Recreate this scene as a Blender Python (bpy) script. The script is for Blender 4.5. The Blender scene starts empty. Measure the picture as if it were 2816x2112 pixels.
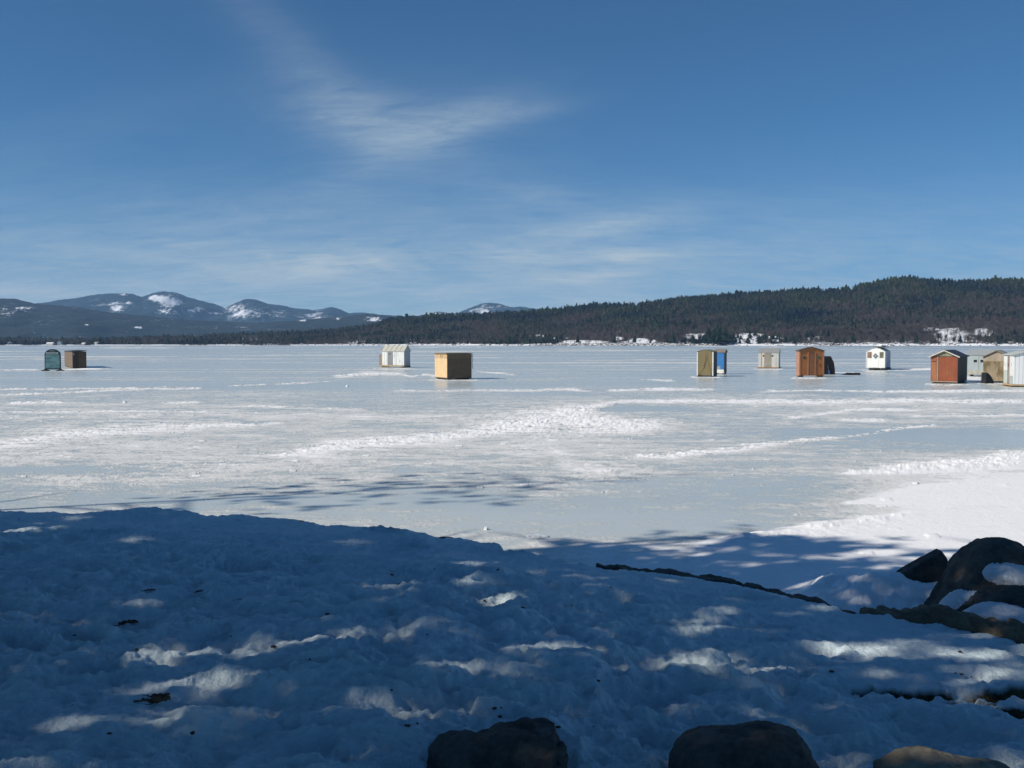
import bpy, math, random
import numpy as np
from mathutils import Vector, Matrix
R = math.radians
random.seed(7); rng = np.random.default_rng(7)
SC = bpy.context.scene
COL = SC.collection

# ------------------------------------------------------------------ camera
F = 35.0/36.0*2816.0            # focal length in photo pixels
HOR = 946.5                     # photo row of the horizon
EYE = 2.35                      # eye height above the ice
PITCH = math.atan((1056-HOR)/F)
cam_d = bpy.data.cameras.new('camera'); cam_d.lens = 35; cam_d.sensor_width = 36
cam_d.clip_start = .1; cam_d.clip_end = 60000
cam = bpy.data.objects.new('camera', cam_d); COL.objects.link(cam)
cam.location = (0, 0, EYE); cam.rotation_euler = (math.pi/2-PITCH, 0, 0)
SC.camera = cam

# ------------------------------------------------------------------ sun and sky
SUN_EL, SUN_BACK = R(36), R(20)          # elevation; degrees behind the camera's left
S = Vector((-math.cos(SUN_BACK)*math.cos(SUN_EL), -math.sin(SUN_BACK)*math.cos(SUN_EL), math.sin(SUN_EL)))  # towards the sun
sd = bpy.data.lights.new('sun', 'SUN'); sd.energy = 4.7; sd.angle = R(.53); sd.color = (1, .92, .80)
sun = bpy.data.objects.new('sun', sd); COL.objects.link(sun)
sun.rotation_euler = S.to_track_quat('Z', 'Y').to_euler(); sun.location = (-20, -8, 20)
SKY_STRENGTH = .055
SC.view_settings.view_transform = 'Standard'; SC.view_settings.look = 'None'
SC.view_settings.exposure = 0; SC.view_settings.gamma = 1
SC.cycles.max_bounces = 6; SC.cycles.volume_bounces = 1; SC.cycles.diffuse_bounces = 3
SC.cycles.glossy_bounces = 2; SC.cycles.transparent_max_bounces = 6
SC.cycles.caustics_reflective = False; SC.cycles.caustics_refractive = False

# ------------------------------------------------------------------ projection helpers (build-time only)
cp, sp = math.cos(PITCH), math.sin(PITCH)
def ray(px, py):
    cx = (px-1408)/F; cy = (1056-py)/F
    return Vector((cx, cp+cy*sp, -sp+cy*cp))
def gp(px, py, z=0.0):
    d = ray(px, py); t = (z-EYE)/d.z
    return Vector((d.x*t, d.y*t, z))
def at(px, py, Y):
    d = ray(px, py); t = Y/d.y
    return Vector((d.x*t, Y, EYE+d.z*t))
def proj(x, y, z):
    zc = y*cp-(z-EYE)*sp; yc = y*sp+(z-EYE)*cp
    return 1408+F*x/zc, 1056-F*yc/zc

# ------------------------------------------------------------------ node helpers
class E:
    """tiny expression builder over Math nodes"""
    def __init__(s, nt, sock): s.nt = nt; s.s = sock
    def _m(s, op, *a):
        n = s.nt.nodes.new('ShaderNodeMath'); n.operation = op
        for i, v in enumerate(a):
            if isinstance(v, E): s.nt.links.new(v.s, n.inputs[i])
            else: n.inputs[i].default_value = v
        return E(s.nt, n.outputs[0])
    def __add__(s, o): return s._m('ADD', s, o)
    def __sub__(s, o): return s._m('SUBTRACT', s, o)
    def __mul__(s, o): return s._m('MULTIPLY', s, o)
    def __truediv__(s, o): return s._m('DIVIDE', s, o)
    __radd__ = __add__; __rmul__ = __mul__
    def f(s, op, *a): return s._m(op, s, *a)
    def clamp(s):
        r = s._m('ADD', s, 0.0); r.s.node.use_clamp = True; return r

def inp(n, name, v):
    if name in n.inputs: n.inputs[name].default_value = v
class Mat:
    def __init__(s, name):
        s.m = bpy.data.materials.new(name); s.m.use_nodes = True; s.nt = s.m.node_tree
        s.b = s.nt.nodes['Principled BSDF']; s.tc = s.nt.nodes.new('ShaderNodeTexCoord')
    def link(s, a, b): s.nt.links.new(a, b)
    def coord(s, scale=(1, 1, 1), kind='Object'):
        mp = s.nt.nodes.new('ShaderNodeMapping'); mp.inputs['Scale'].default_value = scale
        s.link(s.tc.outputs[kind], mp.inputs['Vector']); return mp.outputs[0]
    def noise(s, scale, detail=4, rough=.55, vec=None, dist=0):
        n = s.nt.nodes.new('ShaderNodeTexNoise'); n.inputs['Scale'].default_value = scale
        n.inputs['Detail'].default_value = detail; n.inputs['Roughness'].default_value = rough
        n.inputs['Distortion'].default_value = dist
        s.link(vec if vec is not None else s.tc.outputs['Object'], n.inputs['Vector'])
        return E(s.nt, n.outputs[0])
    def ramp(s, e, lo, hi):
        n = s.nt.nodes.new('ShaderNodeMapRange'); n.interpolation_type = 'SMOOTHSTEP'
        n.inputs['From Min'].default_value = lo; n.inputs['From Max'].default_value = hi
        s.link(e.s, n.inputs['Value']); return E(s.nt, n.outputs[0])
    def mix(s, f, a, b):
        n = s.nt.nodes.new('ShaderNodeMix'); n.data_type = 'RGBA'
        for sock, v in ((n.inputs[0], f), (n.inputs[6], a), (n.inputs[7], b)):
            if isinstance(v, E): s.link(v.s, sock)
            elif hasattr(v, 'is_output'): s.link(v, sock)
            else: sock.default_value = (*v, 1) if isinstance(v, tuple) else v
        return n.outputs[2]
    def attr(s, name, out='Fac'):
        n = s.nt.nodes.new('ShaderNodeAttribute'); n.attribute_name = name
        return E(s.nt, n.outputs[out]) if out == 'Fac' else n.outputs[out]
    def color(s, sock):
        if hasattr(sock, 'is_output'): s.link(sock, s.b.inputs['Base Color'])
        else: s.b.inputs['Base Color'].default_value = (*sock, 1)
    def rough(s, v):
        if isinstance(v, E): s.link(v.s, s.b.inputs['Roughness'])
        else: s.b.inputs['Roughness'].default_value = v
    def bump(s, e, strength, dist):
        n = s.nt.nodes.new('ShaderNodeBump'); n.inputs['Strength'].default_value = strength
        n.inputs['Distance'].default_value = dist; s.link(e.s, n.inputs['Height'])
        s.link(n.outputs[0], s.b.inputs['Normal']); return n

def paint(name, c, rough=.6, var=.25, stripes=0, axis='z', dirt=None, dirt_amt=.0, bump=.004, metal=0, grain=False):
    """weathered painted board: mottling, optional vertical grooves, dirt low down or in blotches"""
    m = Mat(name)
    n1 = m.noise(3.0, 5, .6); n2 = m.noise(1.0, 6, .7, m.coord((14, 14, 1.2)))
    f = (n1*.5+n2*.5)
    lo = tuple(v*(1-var) for v in c); hi = tuple(min(1, v*(1+var*.6)) for v in c)
    col = m.mix(m.ramp(f, .3, .7), lo, hi)
    if dirt:
        col = m.mix(m.ramp(m.noise(1.7, 6, .65, m.coord((1.6, 1.6, .7))), .62-dirt_amt, .78-dirt_amt*.5), col, dirt)
    h = n2*.4+m.noise(30, 3, .6)*.3
    if stripes:
        sx = m.nt.nodes.new('ShaderNodeSeparateXYZ'); m.link(m.tc.outputs['Object'], sx.inputs[0])
        w = (E(m.nt, sx.outputs[0])+E(m.nt, sx.outputs[1]))*stripes
        g = m.ramp(w.f('FRACT').f('SUBTRACT', .5).f('ABSOLUTE'), .0, .09)
        h = h+g*1.5
        col = m.mix(g, tuple(v*.55 for v in c), col)
    m.color(col); m.rough(rough); m.bump(h, .6, bump*3); m.b.inputs['Metallic'].default_value = metal
    return m.m

# ------------------------------------------------------------------ world: sky with cirrus
world = bpy.data.worlds.new('World'); SC.world = world; world.use_nodes = True
wn = world.node_tree; bg = wn.nodes['Background']
sky = wn.nodes.new('ShaderNodeTexSky'); sky.sky_type = 'NISHITA'; sky.sun_disc = False
sky.sun_elevation = SUN_EL; sky.sun_rotation = math.atan2(S.x, S.y)
sky.altitude = 3000; sky.air_density = 1.0; sky.dust_density = .5; sky.ozone_density = 5.0
tcw = wn.nodes.new('ShaderNodeTexCoord')
sxw = wn.nodes.new('ShaderNodeSeparateXYZ'); wn.links.new(tcw.outputs['Generated'], sxw.inputs[0])
X, Y_, Z = (E(wn, sxw.outputs[i]) for i in range(3))
az = X.f('ARCTAN2', Y_); el = Z.f('ARCSINE')
comb = wn.nodes.new('ShaderNodeCombineXYZ')
# cirrus noise lives on a plane high above: p = (x, y)/z
zz = Z.f('MAXIMUM', .02)+.22
wn.links.new((X/zz).s, comb.inputs[0]); wn.links.new((Y_/zz).s, comb.inputs[1])
def wnoise(scale, sc, rot, detail=7, rough=.6, dist=.6):
    mp = wn.nodes.new('ShaderNodeMapping'); mp.inputs['Scale'].default_value = sc; mp.inputs['Rotation'].default_value = (0, 0, rot)
    wn.links.new(comb.outputs[0], mp.inputs[0])
    n = wn.nodes.new('ShaderNodeTexNoise'); n.inputs['Scale'].default_value = scale; n.inputs['Detail'].default_value = detail
    n.inputs['Roughness'].default_value = rough; n.inputs['Distortion'].default_value = dist
    wn.links.new(mp.outputs[0], n.inputs['Vector']); return E(wn, n.outputs[0])
cn = wnoise(1.5, (1, 2.0, 1), R(32), 9, .66, 1.1); cn2 = wnoise(6, (1, 3.0, 1), R(38), 8, .72, .7)
warp = (wnoise(1.1, (1, 1, 1), 0, 3, .5, 0)-.5)
azw = az+warp*.05; elw = el+warp*.022
blobs = [(1020, 345, 200, 68, -14, .82), (1230, 345, 190, 42, 18, .85), (1120, 330, 330, 110, 0, .35), (1400, 320, 170, 22, 10, .35), (720, 70, 250, 80, -40, .18), (860, 215, 190, 60, -45, .14),
         (1650, 622, 230, 30, 7, .8), (1745, 702, 120, 17, 2, .8), (850, 738, 300, 32, 6, .75), (1450, 715, 160, 30, 4, .6),
         (1600, 765, 160, 16, 3, .8), (60, 795, 240, 26, 0, .9), (1560, 545, 300, 50, -8, .28), (1300, 860, 3000, 220, 0, 1.75), (950, 640, 1000, 130, 0, .20),
         (1000, 480, 260, 60, 25, .2), (350, 740, 300, 40, 5, .25), (120, 380, 400, 60, 20, .12)]
tot = None
for (bx, by, rx, ry, ang, st) in blobs:
    d = ray(bx, by).normalized(); a0 = math.atan2(d.x, d.y); e0 = math.asin(d.z)
    ca, sa = math.cos(R(ang)), math.sin(R(ang))
    p = (azw-a0)*ca+(elw-e0)*sa; q = (elw-e0)*ca-(azw-a0)*sa
    r2 = (p*(F/rx)).f('POWER', 2.0)+(q*(F/ry)).f('POWER', 2.0)
    g = (r2*-1.0).f('EXPONENT')*st
    tot = g if tot is None else tot+g
cl = ((cn*.62+cn2*.5)-.30)*2.1
cf = (tot*cl.f('MAXIMUM', 0.0)*.62).clamp()
mixw = wn.nodes.new('ShaderNodeMix'); mixw.data_type = 'RGBA'
wn.links.new(cf.s, mixw.inputs[0])
# white balance of a clear cold blue sky
sat = wn.nodes.new('ShaderNodeMix'); sat.data_type = 'RGBA'; sat.blend_type = 'MULTIPLY'; sat.inputs[0].default_value = 1
sat.inputs[7].default_value = (.66, 1.26, 1.47, 1)
wn.links.new(sky.outputs[0], sat.inputs[6])
wn.links.new(sat.outputs[2], mixw.inputs[6])
mixw.inputs[7].default_value = (10.2, 11.7, 12.0, 1)
wn.links.new(mixw.outputs[2], bg.inputs['Color']); bg.inputs['Strength'].default_value = SKY_STRENGTH

# ------------------------------------------------------------------ numpy noise
def _h(ix, iy, seed):
    n = (ix.astype(np.int64)*374761393+iy.astype(np.int64)*668265263+seed*1442695041) & 0x7fffffff
    n = ((n ^ (n >> 13))*1274126177) & 0x7fffffff
    n = ((n ^ (n >> 16))*1911520717) & 0x7fffffff
    return (n & 0xffffff)/float(0xffffff)
def pn(x, y, seed=0):
    ix = np.floor(x); iy = np.floor(y); fx = x-ix; fy = y-iy
    sx = fx*fx*fx*(fx*(fx*6-15)+10); sy = fy*fy*fy*(fy*(fy*6-15)+10)
    def g(dx, dy):
        a = _h(ix+dx, iy+dy, seed)*2*np.pi
        return np.cos(a)*(fx-dx)+np.sin(a)*(fy-dy)
    a = g(0, 0); b = g(1, 0); c = g(0, 1); d = g(1, 1)
    return ((a*(1-sx)+b*sx)*(1-sy)+(c*(1-sx)+d*sx)*sy)*1.41
def fbm(x, y, o=4, seed=0, gain=.5):
    s = 0; a = 1; t = 0
    for i in range(o):
        s = s+a*pn(x*2**i, y*2**i, seed+i*17); t += a; a *= gain
    return s/t
def worley(x, y, seed=0):
    ix = np.floor(x); iy = np.floor(y); d1 = np.full(np.shape(x), 9.0)
    for dx in (-1, 0, 1):
        for dy in (-1, 0, 1):
            cx = ix+dx+_h(ix+dx, iy+dy, seed); cy = iy+dy+_h(ix+dx, iy+dy, seed+5)
            d = (cx-x)**2+(cy-y)**2; d1 = np.minimum(d1, d)
    return np.sqrt(d1)
def sstep(x, a, b):
    t = np.clip((x-a)/(b-a), 0, 1); return t*t*(3-2*t)

# ------------------------------------------------------------------ object helpers
def tag(o, label=None, cat=None, group=None, kind=None):
    if label: o['label'] = label
    if cat: o['category'] = cat
    if group: o['group'] = group
    if kind: o['kind'] = kind
    return o
def empty(name, loc, rz=0, label=None, cat=None, group=None):
    o = bpy.data.objects.new(name, None); COL.objects.link(o); o.location = loc; o.rotation_euler = (0, 0, rz)
    o.empty_display_size = .2
    return tag(o, label, cat, group)
def npmesh(name, verts, faces, mat=None, parent=None, attrs=None, smooth=True):
    """faces: (n,3) or (n,4) int array"""
    me = bpy.data.meshes.new(name); verts = np.asarray(verts, np.float32); faces = np.asarray(faces, np.int32)
    k = faces.shape[1]; me.vertices.add(len(verts)); me.vertices.foreach_set('co', verts.ravel())
    me.loops.add(faces.size); me.loops.foreach_set('vertex_index', faces.ravel())
    me.polygons.add(len(faces)); me.polygons.foreach_set('loop_start', np.arange(0, faces.size, k, dtype=np.int32))
    me.polygons.foreach_set('loop_total', np.full(len(faces), k, np.int32))
    me.polygons.foreach_set('use_smooth', np.full(len(faces), smooth, bool))
    me.update(calc_edges=True); me.validate()
    for an, av in (attrs or {}).items():
        av = np.asarray(av, np.float32)
        if av.ndim == 1:
            a = me.attributes.new(an, 'FLOAT', 'POINT'); a.data.foreach_set('value', av)
        else:
            a = me.attributes.new(an, 'FLOAT_COLOR', 'POINT'); a.data.foreach_set('color', np.c_[av, np.ones(len(av))].astype(np.float32).ravel())
    if mat: me.materials.append(mat)
    o = bpy.data.objects.new(name, me); COL.objects.link(o); o.parent = parent
    return o
def gridfaces(nr, nc):
    i = np.arange(nr*nc).reshape(nr, nc)
    return np.stack([i[:-1, :-1].ravel(), i[:-1, 1:].ravel(), i[1:, 1:].ravel(), i[1:, :-1].ravel()], 1)
class MB:
    """collects polygons and builds one mesh"""
    def __init__(s): s.v = []; s.f = []
    def add(s, vs, fs):
        k = len(s.v); s.v += [tuple(v) for v in vs]; s.f += [tuple(i+k for i in f) for f in fs]; return s
    def box(s, x0, x1, y0, y1, z0, z1):
        vs = [(x, y, z) for z in (z0, z1) for (x, y) in ((x0, y0), (x1, y0), (x1, y1), (x0, y1))]
        return s.add(vs, [(3, 2, 1, 0), (4, 5, 6, 7), (0, 1, 5, 4), (1, 2, 6, 5), (2, 3, 7, 6), (3, 0, 4, 7)])
    def prism(s, poly, axis, a, b):
        """poly: list of 2d points; axis 'x': poly in (y,z) swept x=a..b ; 'y': poly in (x,z) swept y=a..b ; 'z': (x,y)"""
        n = len(poly)
        def P(p, t):
            return {'x': (t, p[0], p[1]), 'y': (p[0], t, p[1]), 'z': (p[0], p[1], t)}[axis]
        vs = [P(p, a) for p in poly]+[P(p, b) for p in poly]
        fs = [tuple(range(n-1, -1, -1)), tuple(range(n, 2*n))]+[(i, (i+1) % n, n+(i+1) % n, n+i) for i in range(n)]
        return s.add(vs, fs)
    def tube(s, pts, rad, n=7):
        pts = [Vector(p) for p in pts]; rad = rad if hasattr(rad, '__len__') else [rad]*len(pts)
        k = len(s.v); rings = []
        for i, p in enumerate(pts):
            d = (pts[min(i+1, len(pts)-1)]-pts[max(i-1, 0)]).normalized()
            u = d.cross(Vector((0, 0, 1)) if abs(d.z) < .9 else Vector((1, 0, 0))).normalized(); w = d.cross(u)
            for j in range(n):
                a = 2*math.pi*j/n; s.v.append(tuple(p+u*math.cos(a)*rad[i]+w*math.sin(a)*rad[i]))
        for i in range(len(pts)-1):
            for j in range(n):
                s.f.append((k+i*n+j, k+i*n+(j+1) % n, k+(i+1)*n+(j+1) % n, k+(i+1)*n+j))
        s.f.append(tuple(k+j for j in range(n-1, -1, -1))); s.f.append(tuple(k+(len(pts)-1)*n+j for j in range(n)))
        return s
    def build(s, name, mat, parent=None, smooth=False, bevel=0, rz=None, loc=None):
        import bmesh
        me = bpy.data.meshes.new(name); me.from_pydata(s.v, [], s.f)
        bm = bmesh.new(); bm.from_mesh(me)
        bmesh.ops.recalc_face_normals(bm, faces=bm.faces)
        if bevel: bmesh.ops.bevel(bm, geom=list(bm.edges), offset=bevel, segments=1, affect='EDGES', clamp_overlap=True)
        bm.to_mesh(me); bm.free()
        for p in me.polygons: p.use_smooth = smooth
        me.materials.append(mat); me.update()
        o = bpy.data.objects.new(name, me); COL.objects.link(o); o.parent = parent
        if loc: o.location = loc
        return o

# ------------------------------------------------------------------ snow / ice / ground materials
def make_snow(name, c=(.76, .90, .97), dirt=False):
    m = Mat(name)
    n = m.noise(1.4, 6, .6); col = m.mix(m.ramp(n, .35, .7), c, tuple(min(.98, v*1.06) for v in c))
    if dirt:
        sp_ = m.noise(38, 3, .7); col = m.mix(m.ramp(sp_, .70, .78), col, (.30, .31, .30))
        col = m.mix(m.attr('soil'), col, m.mix(m.ramp(m.noise(22, 5, .6), .35, .65), (.022, .02, .014), (.075, .062, .035)))
    m.color(col); m.rough(.55); inp(m.b, 'Specular IOR Level', .3)
    m.bump(m.noise(34, 7, .75)*1.0+m.noise(9, 4, .6)*1.3, 1.0, .03)
    return m.m
M_SNOW = make_snow('bank_snow', dirt=True)
M_SNOW2 = make_snow('loose_snow', (.84, .88, .93))

mi = Mat('lake_ice')
cr = mi.attr('snow'); fine = mi.noise(2.3, 8, .72, mi.coord((1, 1.6, 1))); fine2 = mi.noise(14, 5, .7); big = mi.noise(.09, 5, .6, mi.coord((.5, 1.6, 1)))
crust = mi.ramp(cr+(fine-.5)*.9+(fine2-.5)*.35, .28, .62)
snowf = mi.ramp(cr+(fine-.5)*.75+(fine2-.5)*.45, .66, .86)
icecol = mi.mix(mi.ramp(big, .38, .62), (.47, .535, .535), (.58, .62, .605))
crcol = mi.mix(mi.ramp(fine2, .3, .7), (.66, .675, .66), (.84, .84, .82))
icecol = mi.mix(mi.ramp(fine*.6+fine2*.4, .30, .70), icecol, (.56, .61, .60)); col = mi.mix(crust, icecol, crcol); col = mi.mix(snowf, col, (.93, .94, .95))
mi.color(col); rg = crust*.42+.24; mi.rough(rg+snowf*.1); inp(mi.b, 'Specular IOR Level', .35)
mi.bump((fine*crust)*.8+fine2*crust*.5+mi.noise(.8, 4, .6)*.25, .5, .05)
M_ICE = mi.m

# ------------------------------------------------------------------ bank edge (in photo pixels) -> ground
EDGE = [(-900, 1388), (0, 1400), (150, 1402), (400, 1412), (700, 1422), (900, 1441), (1150, 1466), (1300, 1490), (1500, 1528), (1650, 1553),
        (1800, 1573), (2000, 1606), (2200, 1655), (2360, 1695), (2450, 1700), (2600, 1722), (2720, 1742), (2816, 1770), (3400, 1830)]
def bank_z0(u):
    return .80-.26*sstep(u, -.1, .42)
_eu, _ey = [], []
for (ex_, ey_) in EDGE:
    u = (ex_-1408)/F
    for _ in range(3): p = gp(ex_, ey_, float(bank_z0(u))); u = p.x/p.y
    _eu.append(u); _ey.append(p.y)
def edge_y(u): return np.interp(u, _eu, _ey)

# ------------------------------------------------------------------ the lake
def seg_mask(px, py, pts, w, soft=1.6):
    """soft band along a polyline; w = half thickness in photo rows at each point"""
    out = np.zeros_like(px)
    for (x0, y0, w0), (x1, y1, w1) in zip(pts[:-1], pts[1:]):
        if x1 < x0: x0, y0, w0, x1, y1, w1 = x1, y1, w1, x0, y0, w0
        t = np.clip((px-x0)/max(x1-x0, 1e-3), 0, 1); yc = y0+(y1-y0)*t; ww = (w0+(w1-w0)*t)*w
        endx = np.maximum(np.maximum(x0-px, px-x1), 0)/(ww*6+1)
        out = np.maximum(out, np.exp(-np.abs((py-yc)/ww)**2*soft*.5-endx**2))
    return out
vs_ = np.concatenate([np.arange(880, 330, -2.6), np.arange(330, 3.0, -1.35), np.array([2.6, 2.1, 1.5, .9, .3, .12])])
us_ = np.concatenate([np.linspace(-7, -.62, 24), np.arange(-.585, .585, .00092), np.linspace(.62, 7, 24)])
D = F*EYE/vs_
UU, DD = np.meshgrid(us_, D); XX = UU*DD; YY = DD
PX, PY = proj(XX, YY, np.zeros_like(XX))
s0 = .30+.20*fbm(XX*.11, YY*.16, 5, 3, .6)+.15*fbm(XX*.6, YY*1.1, 4, 9, .6)
farf = sstep(YY, 35, 120)
s0 += farf*(.42*fbm(XX*.02, YY*.05, 5, 21, .65)+.05)-.10*farf
rowst = pn(XX*.012+5, PY*.22, 31)+.7*pn(XX*.02, PY*.55, 32)
s0 += .22*farf*np.clip(rowst*1.6, -.5, 1)
mid = sstep(PY, 1050, 1130)*(1-sstep(PY, 1330, 1400))
s0 += .15*mid+.16*mid*np.clip(fbm(XX*.35, YY*.9, 5, 55, .65)*2, -.6, 1.2)
lump = np.clip(.5+1.1*fbm(XX*1.9, YY*1.9, 4, 41, .6), 0, 1.5)
H = np.zeros_like(XX)
RAG = fbm(XX*1.1, YY*2.6, 5, 57, .7); RAG2 = fbm(XX*4.5, YY*6, 4, 58, .65)
FARN = fbm(XX*.12, YY*.3, 4, 59, .7)
def band(pts, w=1., s=1., h=.06, rough=.8):
    global s0, H
    sc_ = np.clip((PY-HOR)/250, .15, 1.2)
    jit = (7*fbm(XX*.35, YY*.35, 3, len(pts)*7+int(pts[0][0]) % 91)+9*RAG+4*RAG2)*sc_
    m = seg_mask(PX, PY+jit, pts, w)
    cut = np.clip(.62+rough*(1.9*RAG+1.1*RAG2)*(YY < 80)+rough*1.3*FARN*(YY >= 80), 0, 1.5)
    s0 = s0+m*s*cut; H = H+m*h*np.clip(.4+1.1*RAG2+1.2*RAG, 0, 1.5)*.62
s0 += (.20*RAG+.16*RAG2)*(1-sstep(YY, 40, 90))*mid+(.15*RAG+.08*RAG2)*(1-mid)*(YY < 60)+.07*RAG*(YY >= 60)
# ridges and drifts read off the photograph: (x, y, half thickness)
band([(0, 1222, 14), (200, 1196, 16), (500, 1174, 11), (760, 1166, 3)], 1, .75, .03)
band([(780, 1250, 6), (950, 1228, 12), (1200, 1205, 13), (1400, 1180, 14), (1560, 1150, 20), (1740, 1170, 16)], 1, .8, .05)
band([(1450, 1165, 22), (1600, 1178, 26), (1700, 1180, 16)], 1, .35, .05)
band([(1520, 1230, 26), (1600, 1300, 30), (1560, 1340, 20)], 1, .28, .01)
band([(1600, 1130, 12), (1700, 1105, 3), (2000, 1104, 4), (2300, 1106, 5), (2500, 1102, 6), (2816, 1106, 4)], 1, .9, .05)
band([(1730, 1258, 3), (1850, 1252, 6), (2000, 1238, 7), (2200, 1215, 5), (2400, 1195, 3), (2560, 1170, 3)], 1, .8, .05)
band([(2180, 1150, 3), (2350, 1127, 4), (2520, 1128, 2)], 1, .7, .03)
band([(2330, 1155, 3), (2420, 1158, 3)], 1, .7, .03)
band([(2520, 1145, 2), (2816, 1143, 3)], 1, .5, .02)
band([(2100, 1077, 1.6), (2220, 1074, 2), (2450, 1077, 1.5), (2816, 1074, 2.5)], 1, .9, .04)
band([(2420, 1078, 2), (2816, 1077, 2.2)], 1, .6, .03)
band([(1100, 1076, 2), (1450, 1074, 2.2), (1570, 1071, 3), (1620, 1075, 1.5)], 1, .8, .04)
band([(1690, 1074, 2), (1850, 1070, 3), (1950, 1072, 2)], 1, .9, .05)
band([(940, 1034, 3), (1020, 1028, 5), (1100, 1029, 3), (1130, 1035, 2)], 1, 1.0, .06)
band([(1145, 1034, 1), (1180, 1031, 3), (1197, 1034, 3)], 1, 1.0, .12)
band([(1320, 1022, 1.5), (1410, 1030, 1.5)], 1, .9, .05)
band([(1770, 1044, 1.2), (1840, 1047, 2)], 1, .9, .05)
band([(0, 1018, 1.2), (95, 1017, 1.5)], 1, .9, .04)
band([(175, 1018, 2), (240, 1014, 2.2), (295, 1012, 1)], 1, 1.1, .04)
band([(0, 1071, 1.6), (180, 1070, 1.6), (420, 1069, 2)], 1, .8, .04)
band([(0, 1087, 1.4), (260, 1076, 1.8), (390, 1073, 1.5)], 1, .8, .04)
band([(40, 1109, 2), (160, 1108, 2.5)], 1, .9, .06)
band([(0, 1134, 1.8), (300, 1133, 2), (560, 1132, 1.2)], 1, .8, .03)
band([(450, 1069, 2.5), (545, 1069, 1.8)], 1, .9, .08)
band([(640, 1061, 1.3), (780, 1056, 1.6), (900, 1050, 1)], 1, .8, .04)
band([(460, 1107, 2), (540, 1106, 2)], 1, .7, .05)
band([(640, 1120, 1.4), (1000, 1124, 1.4)], 1, .6, .03)
band([(2450, 1018, 1.6), (2560, 1015, 3)], 1, 1.0, .04)
band([(2300, 1024, 2), (2480, 1030, 2)], 1, .5, .03)
band([(2655, 1040, 5), (2710, 1042, 5)], 1, 1.0, .03)
band([(2670, 1106, 4), (2816, 1100, 3)], 1, .6, .05)
band([(0, 1150, 10), (500, 1140, 6), (1200, 1150, 8)], 1, .18, .01)
band([(200, 1320, 20), (500, 1290, 26), (900, 1260, 30)], 1, .20, .005)
band([(0, 1260, 20), (500, 1220, 14)], 1, .18, .005)
band([(1900, 1110, 20), (2200, 1095, 10)], 1, .15, .0)
for (a_, b_, c_, d_) in [(2196, 2268, 1040, 1.2), (1045, 1128, 1014, .8), (1200, 1296, 1046, .9), (2384, 2440, 1020, .8), (2563, 2655, 1058, 1.0), (2705, 2760, 1055, 1.0), (1918, 1968, 1038, .8), (2088, 2142, 1015, .7)]:
    band([(a_-12, c_, d_), ((a_+b_)/2, c_+1, d_*1.4), (b_+10, c_, d_)], 1, .8, .05)
# the near white drifts at the right
band([(2330, 1300, 3), (2480, 1290, 11), (2640, 1280, 15), (2816, 1262, 15), (3100, 1240, 14)], 1, 1.2, .085, .3)
m = seg_mask(PX, PY, [(2350, 1382, 5), (2550, 1365, 26), (2700, 1365, 42), (2816, 1372, 60), (3300, 1360, 90)], 1); s0 += m*1.05
# snow covered shore strip below the bank
shl = np.interp(PX, [1000, 1350, 1500, 1700, 1900, 2050, 2150, 2300, 2450, 2600, 2816], [1560, 1510, 1478, 1488, 1492, 1475, 1456, 1436, 1418, 1405, 1400])
sh = sstep(PY+9*fbm(XX*2, YY*2, 4, 77), shl-5, shl+14)*sstep(PX, 1300, 1700)
sh2 = sstep(PY+9*fbm(XX*2, YY*2, 4, 77), shl-12, shl+8)*sstep(PX, 1880, 2050)
s0 += .16*sstep(PY, 1330, 1400)*np.clip(.5+1.6*fbm(XX*.9, YY*1.8, 5, 93, .68), 0, 1.3)+.45*sh+.9*sh2*np.clip(.85+1.1*fbm(XX*.7, YY*1.3, 4, 88, .6), .3, 1.1)
edgeb = np.exp(-((PY-shl-16)/18)**2)*sstep(PX, 1900, 2050)*(1-sstep(PX, 2400, 2560))
H += edgeb*.05*np.clip(lump, 0, 1.1)**1.4*np.clip(.6+1.2*RAG2+.8*RAG, .1, 1.6)+.03*sh2
# lumpy heap between the bank and the boulders
hp = sstep(PY, 1560, 1640)*sstep(PX, 2130, 2300); wl = worley(XX*3.1, YY*3.1, 4)
H += hp*(.05+.055*sstep(1-wl, .1, .9))*np.clip(.8+fbm(XX*1.2, YY*1.2, 3, 8)*1.8, .15, 1.7)+hp*.07*np.abs(fbm(XX*4, YY*4, 5, 18, .6))+hp*.035*(1-worley(XX*8, YY*8, 44))
s0 += hp*.6
H += .19*np.exp(-((XX-3.45)/.8)**2-((YY-8.42)/.34)**2)*(1+.25*fbm(XX*2, YY*2, 4, 19))+.06*np.exp(-((XX-2.7)/.5)**2-((YY-8.4)/.4)**2)
# bluish open ice patches
for (bx, by, rx, ry, a) in [(1720, 1054, 90, 5, .5), (1750, 1124, 160, 7, .5), (2650, 1200, 260, 22, .45), (2200, 1340, 500, 36, .22), (1500, 1400, 700, 40, .08), (1020, 1375, 500, 14, .25),
                            (1800, 1430, 500, 40, .15), (120, 1290, 300, 16, .2), (2250, 1190, 280, 14, .3), (300, 1055, 300, 5, .3), (1200, 1060, 300, 4, .2)]:
    s0 -= a*np.exp(-((PX-bx)/rx)**2-((PY-by)/ry)**2)
H += .006*fbm(XX*.8, YY*.8, 3, 5)*(YY < 60)+np.clip(s0-.6, 0, 1)*.012
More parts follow.
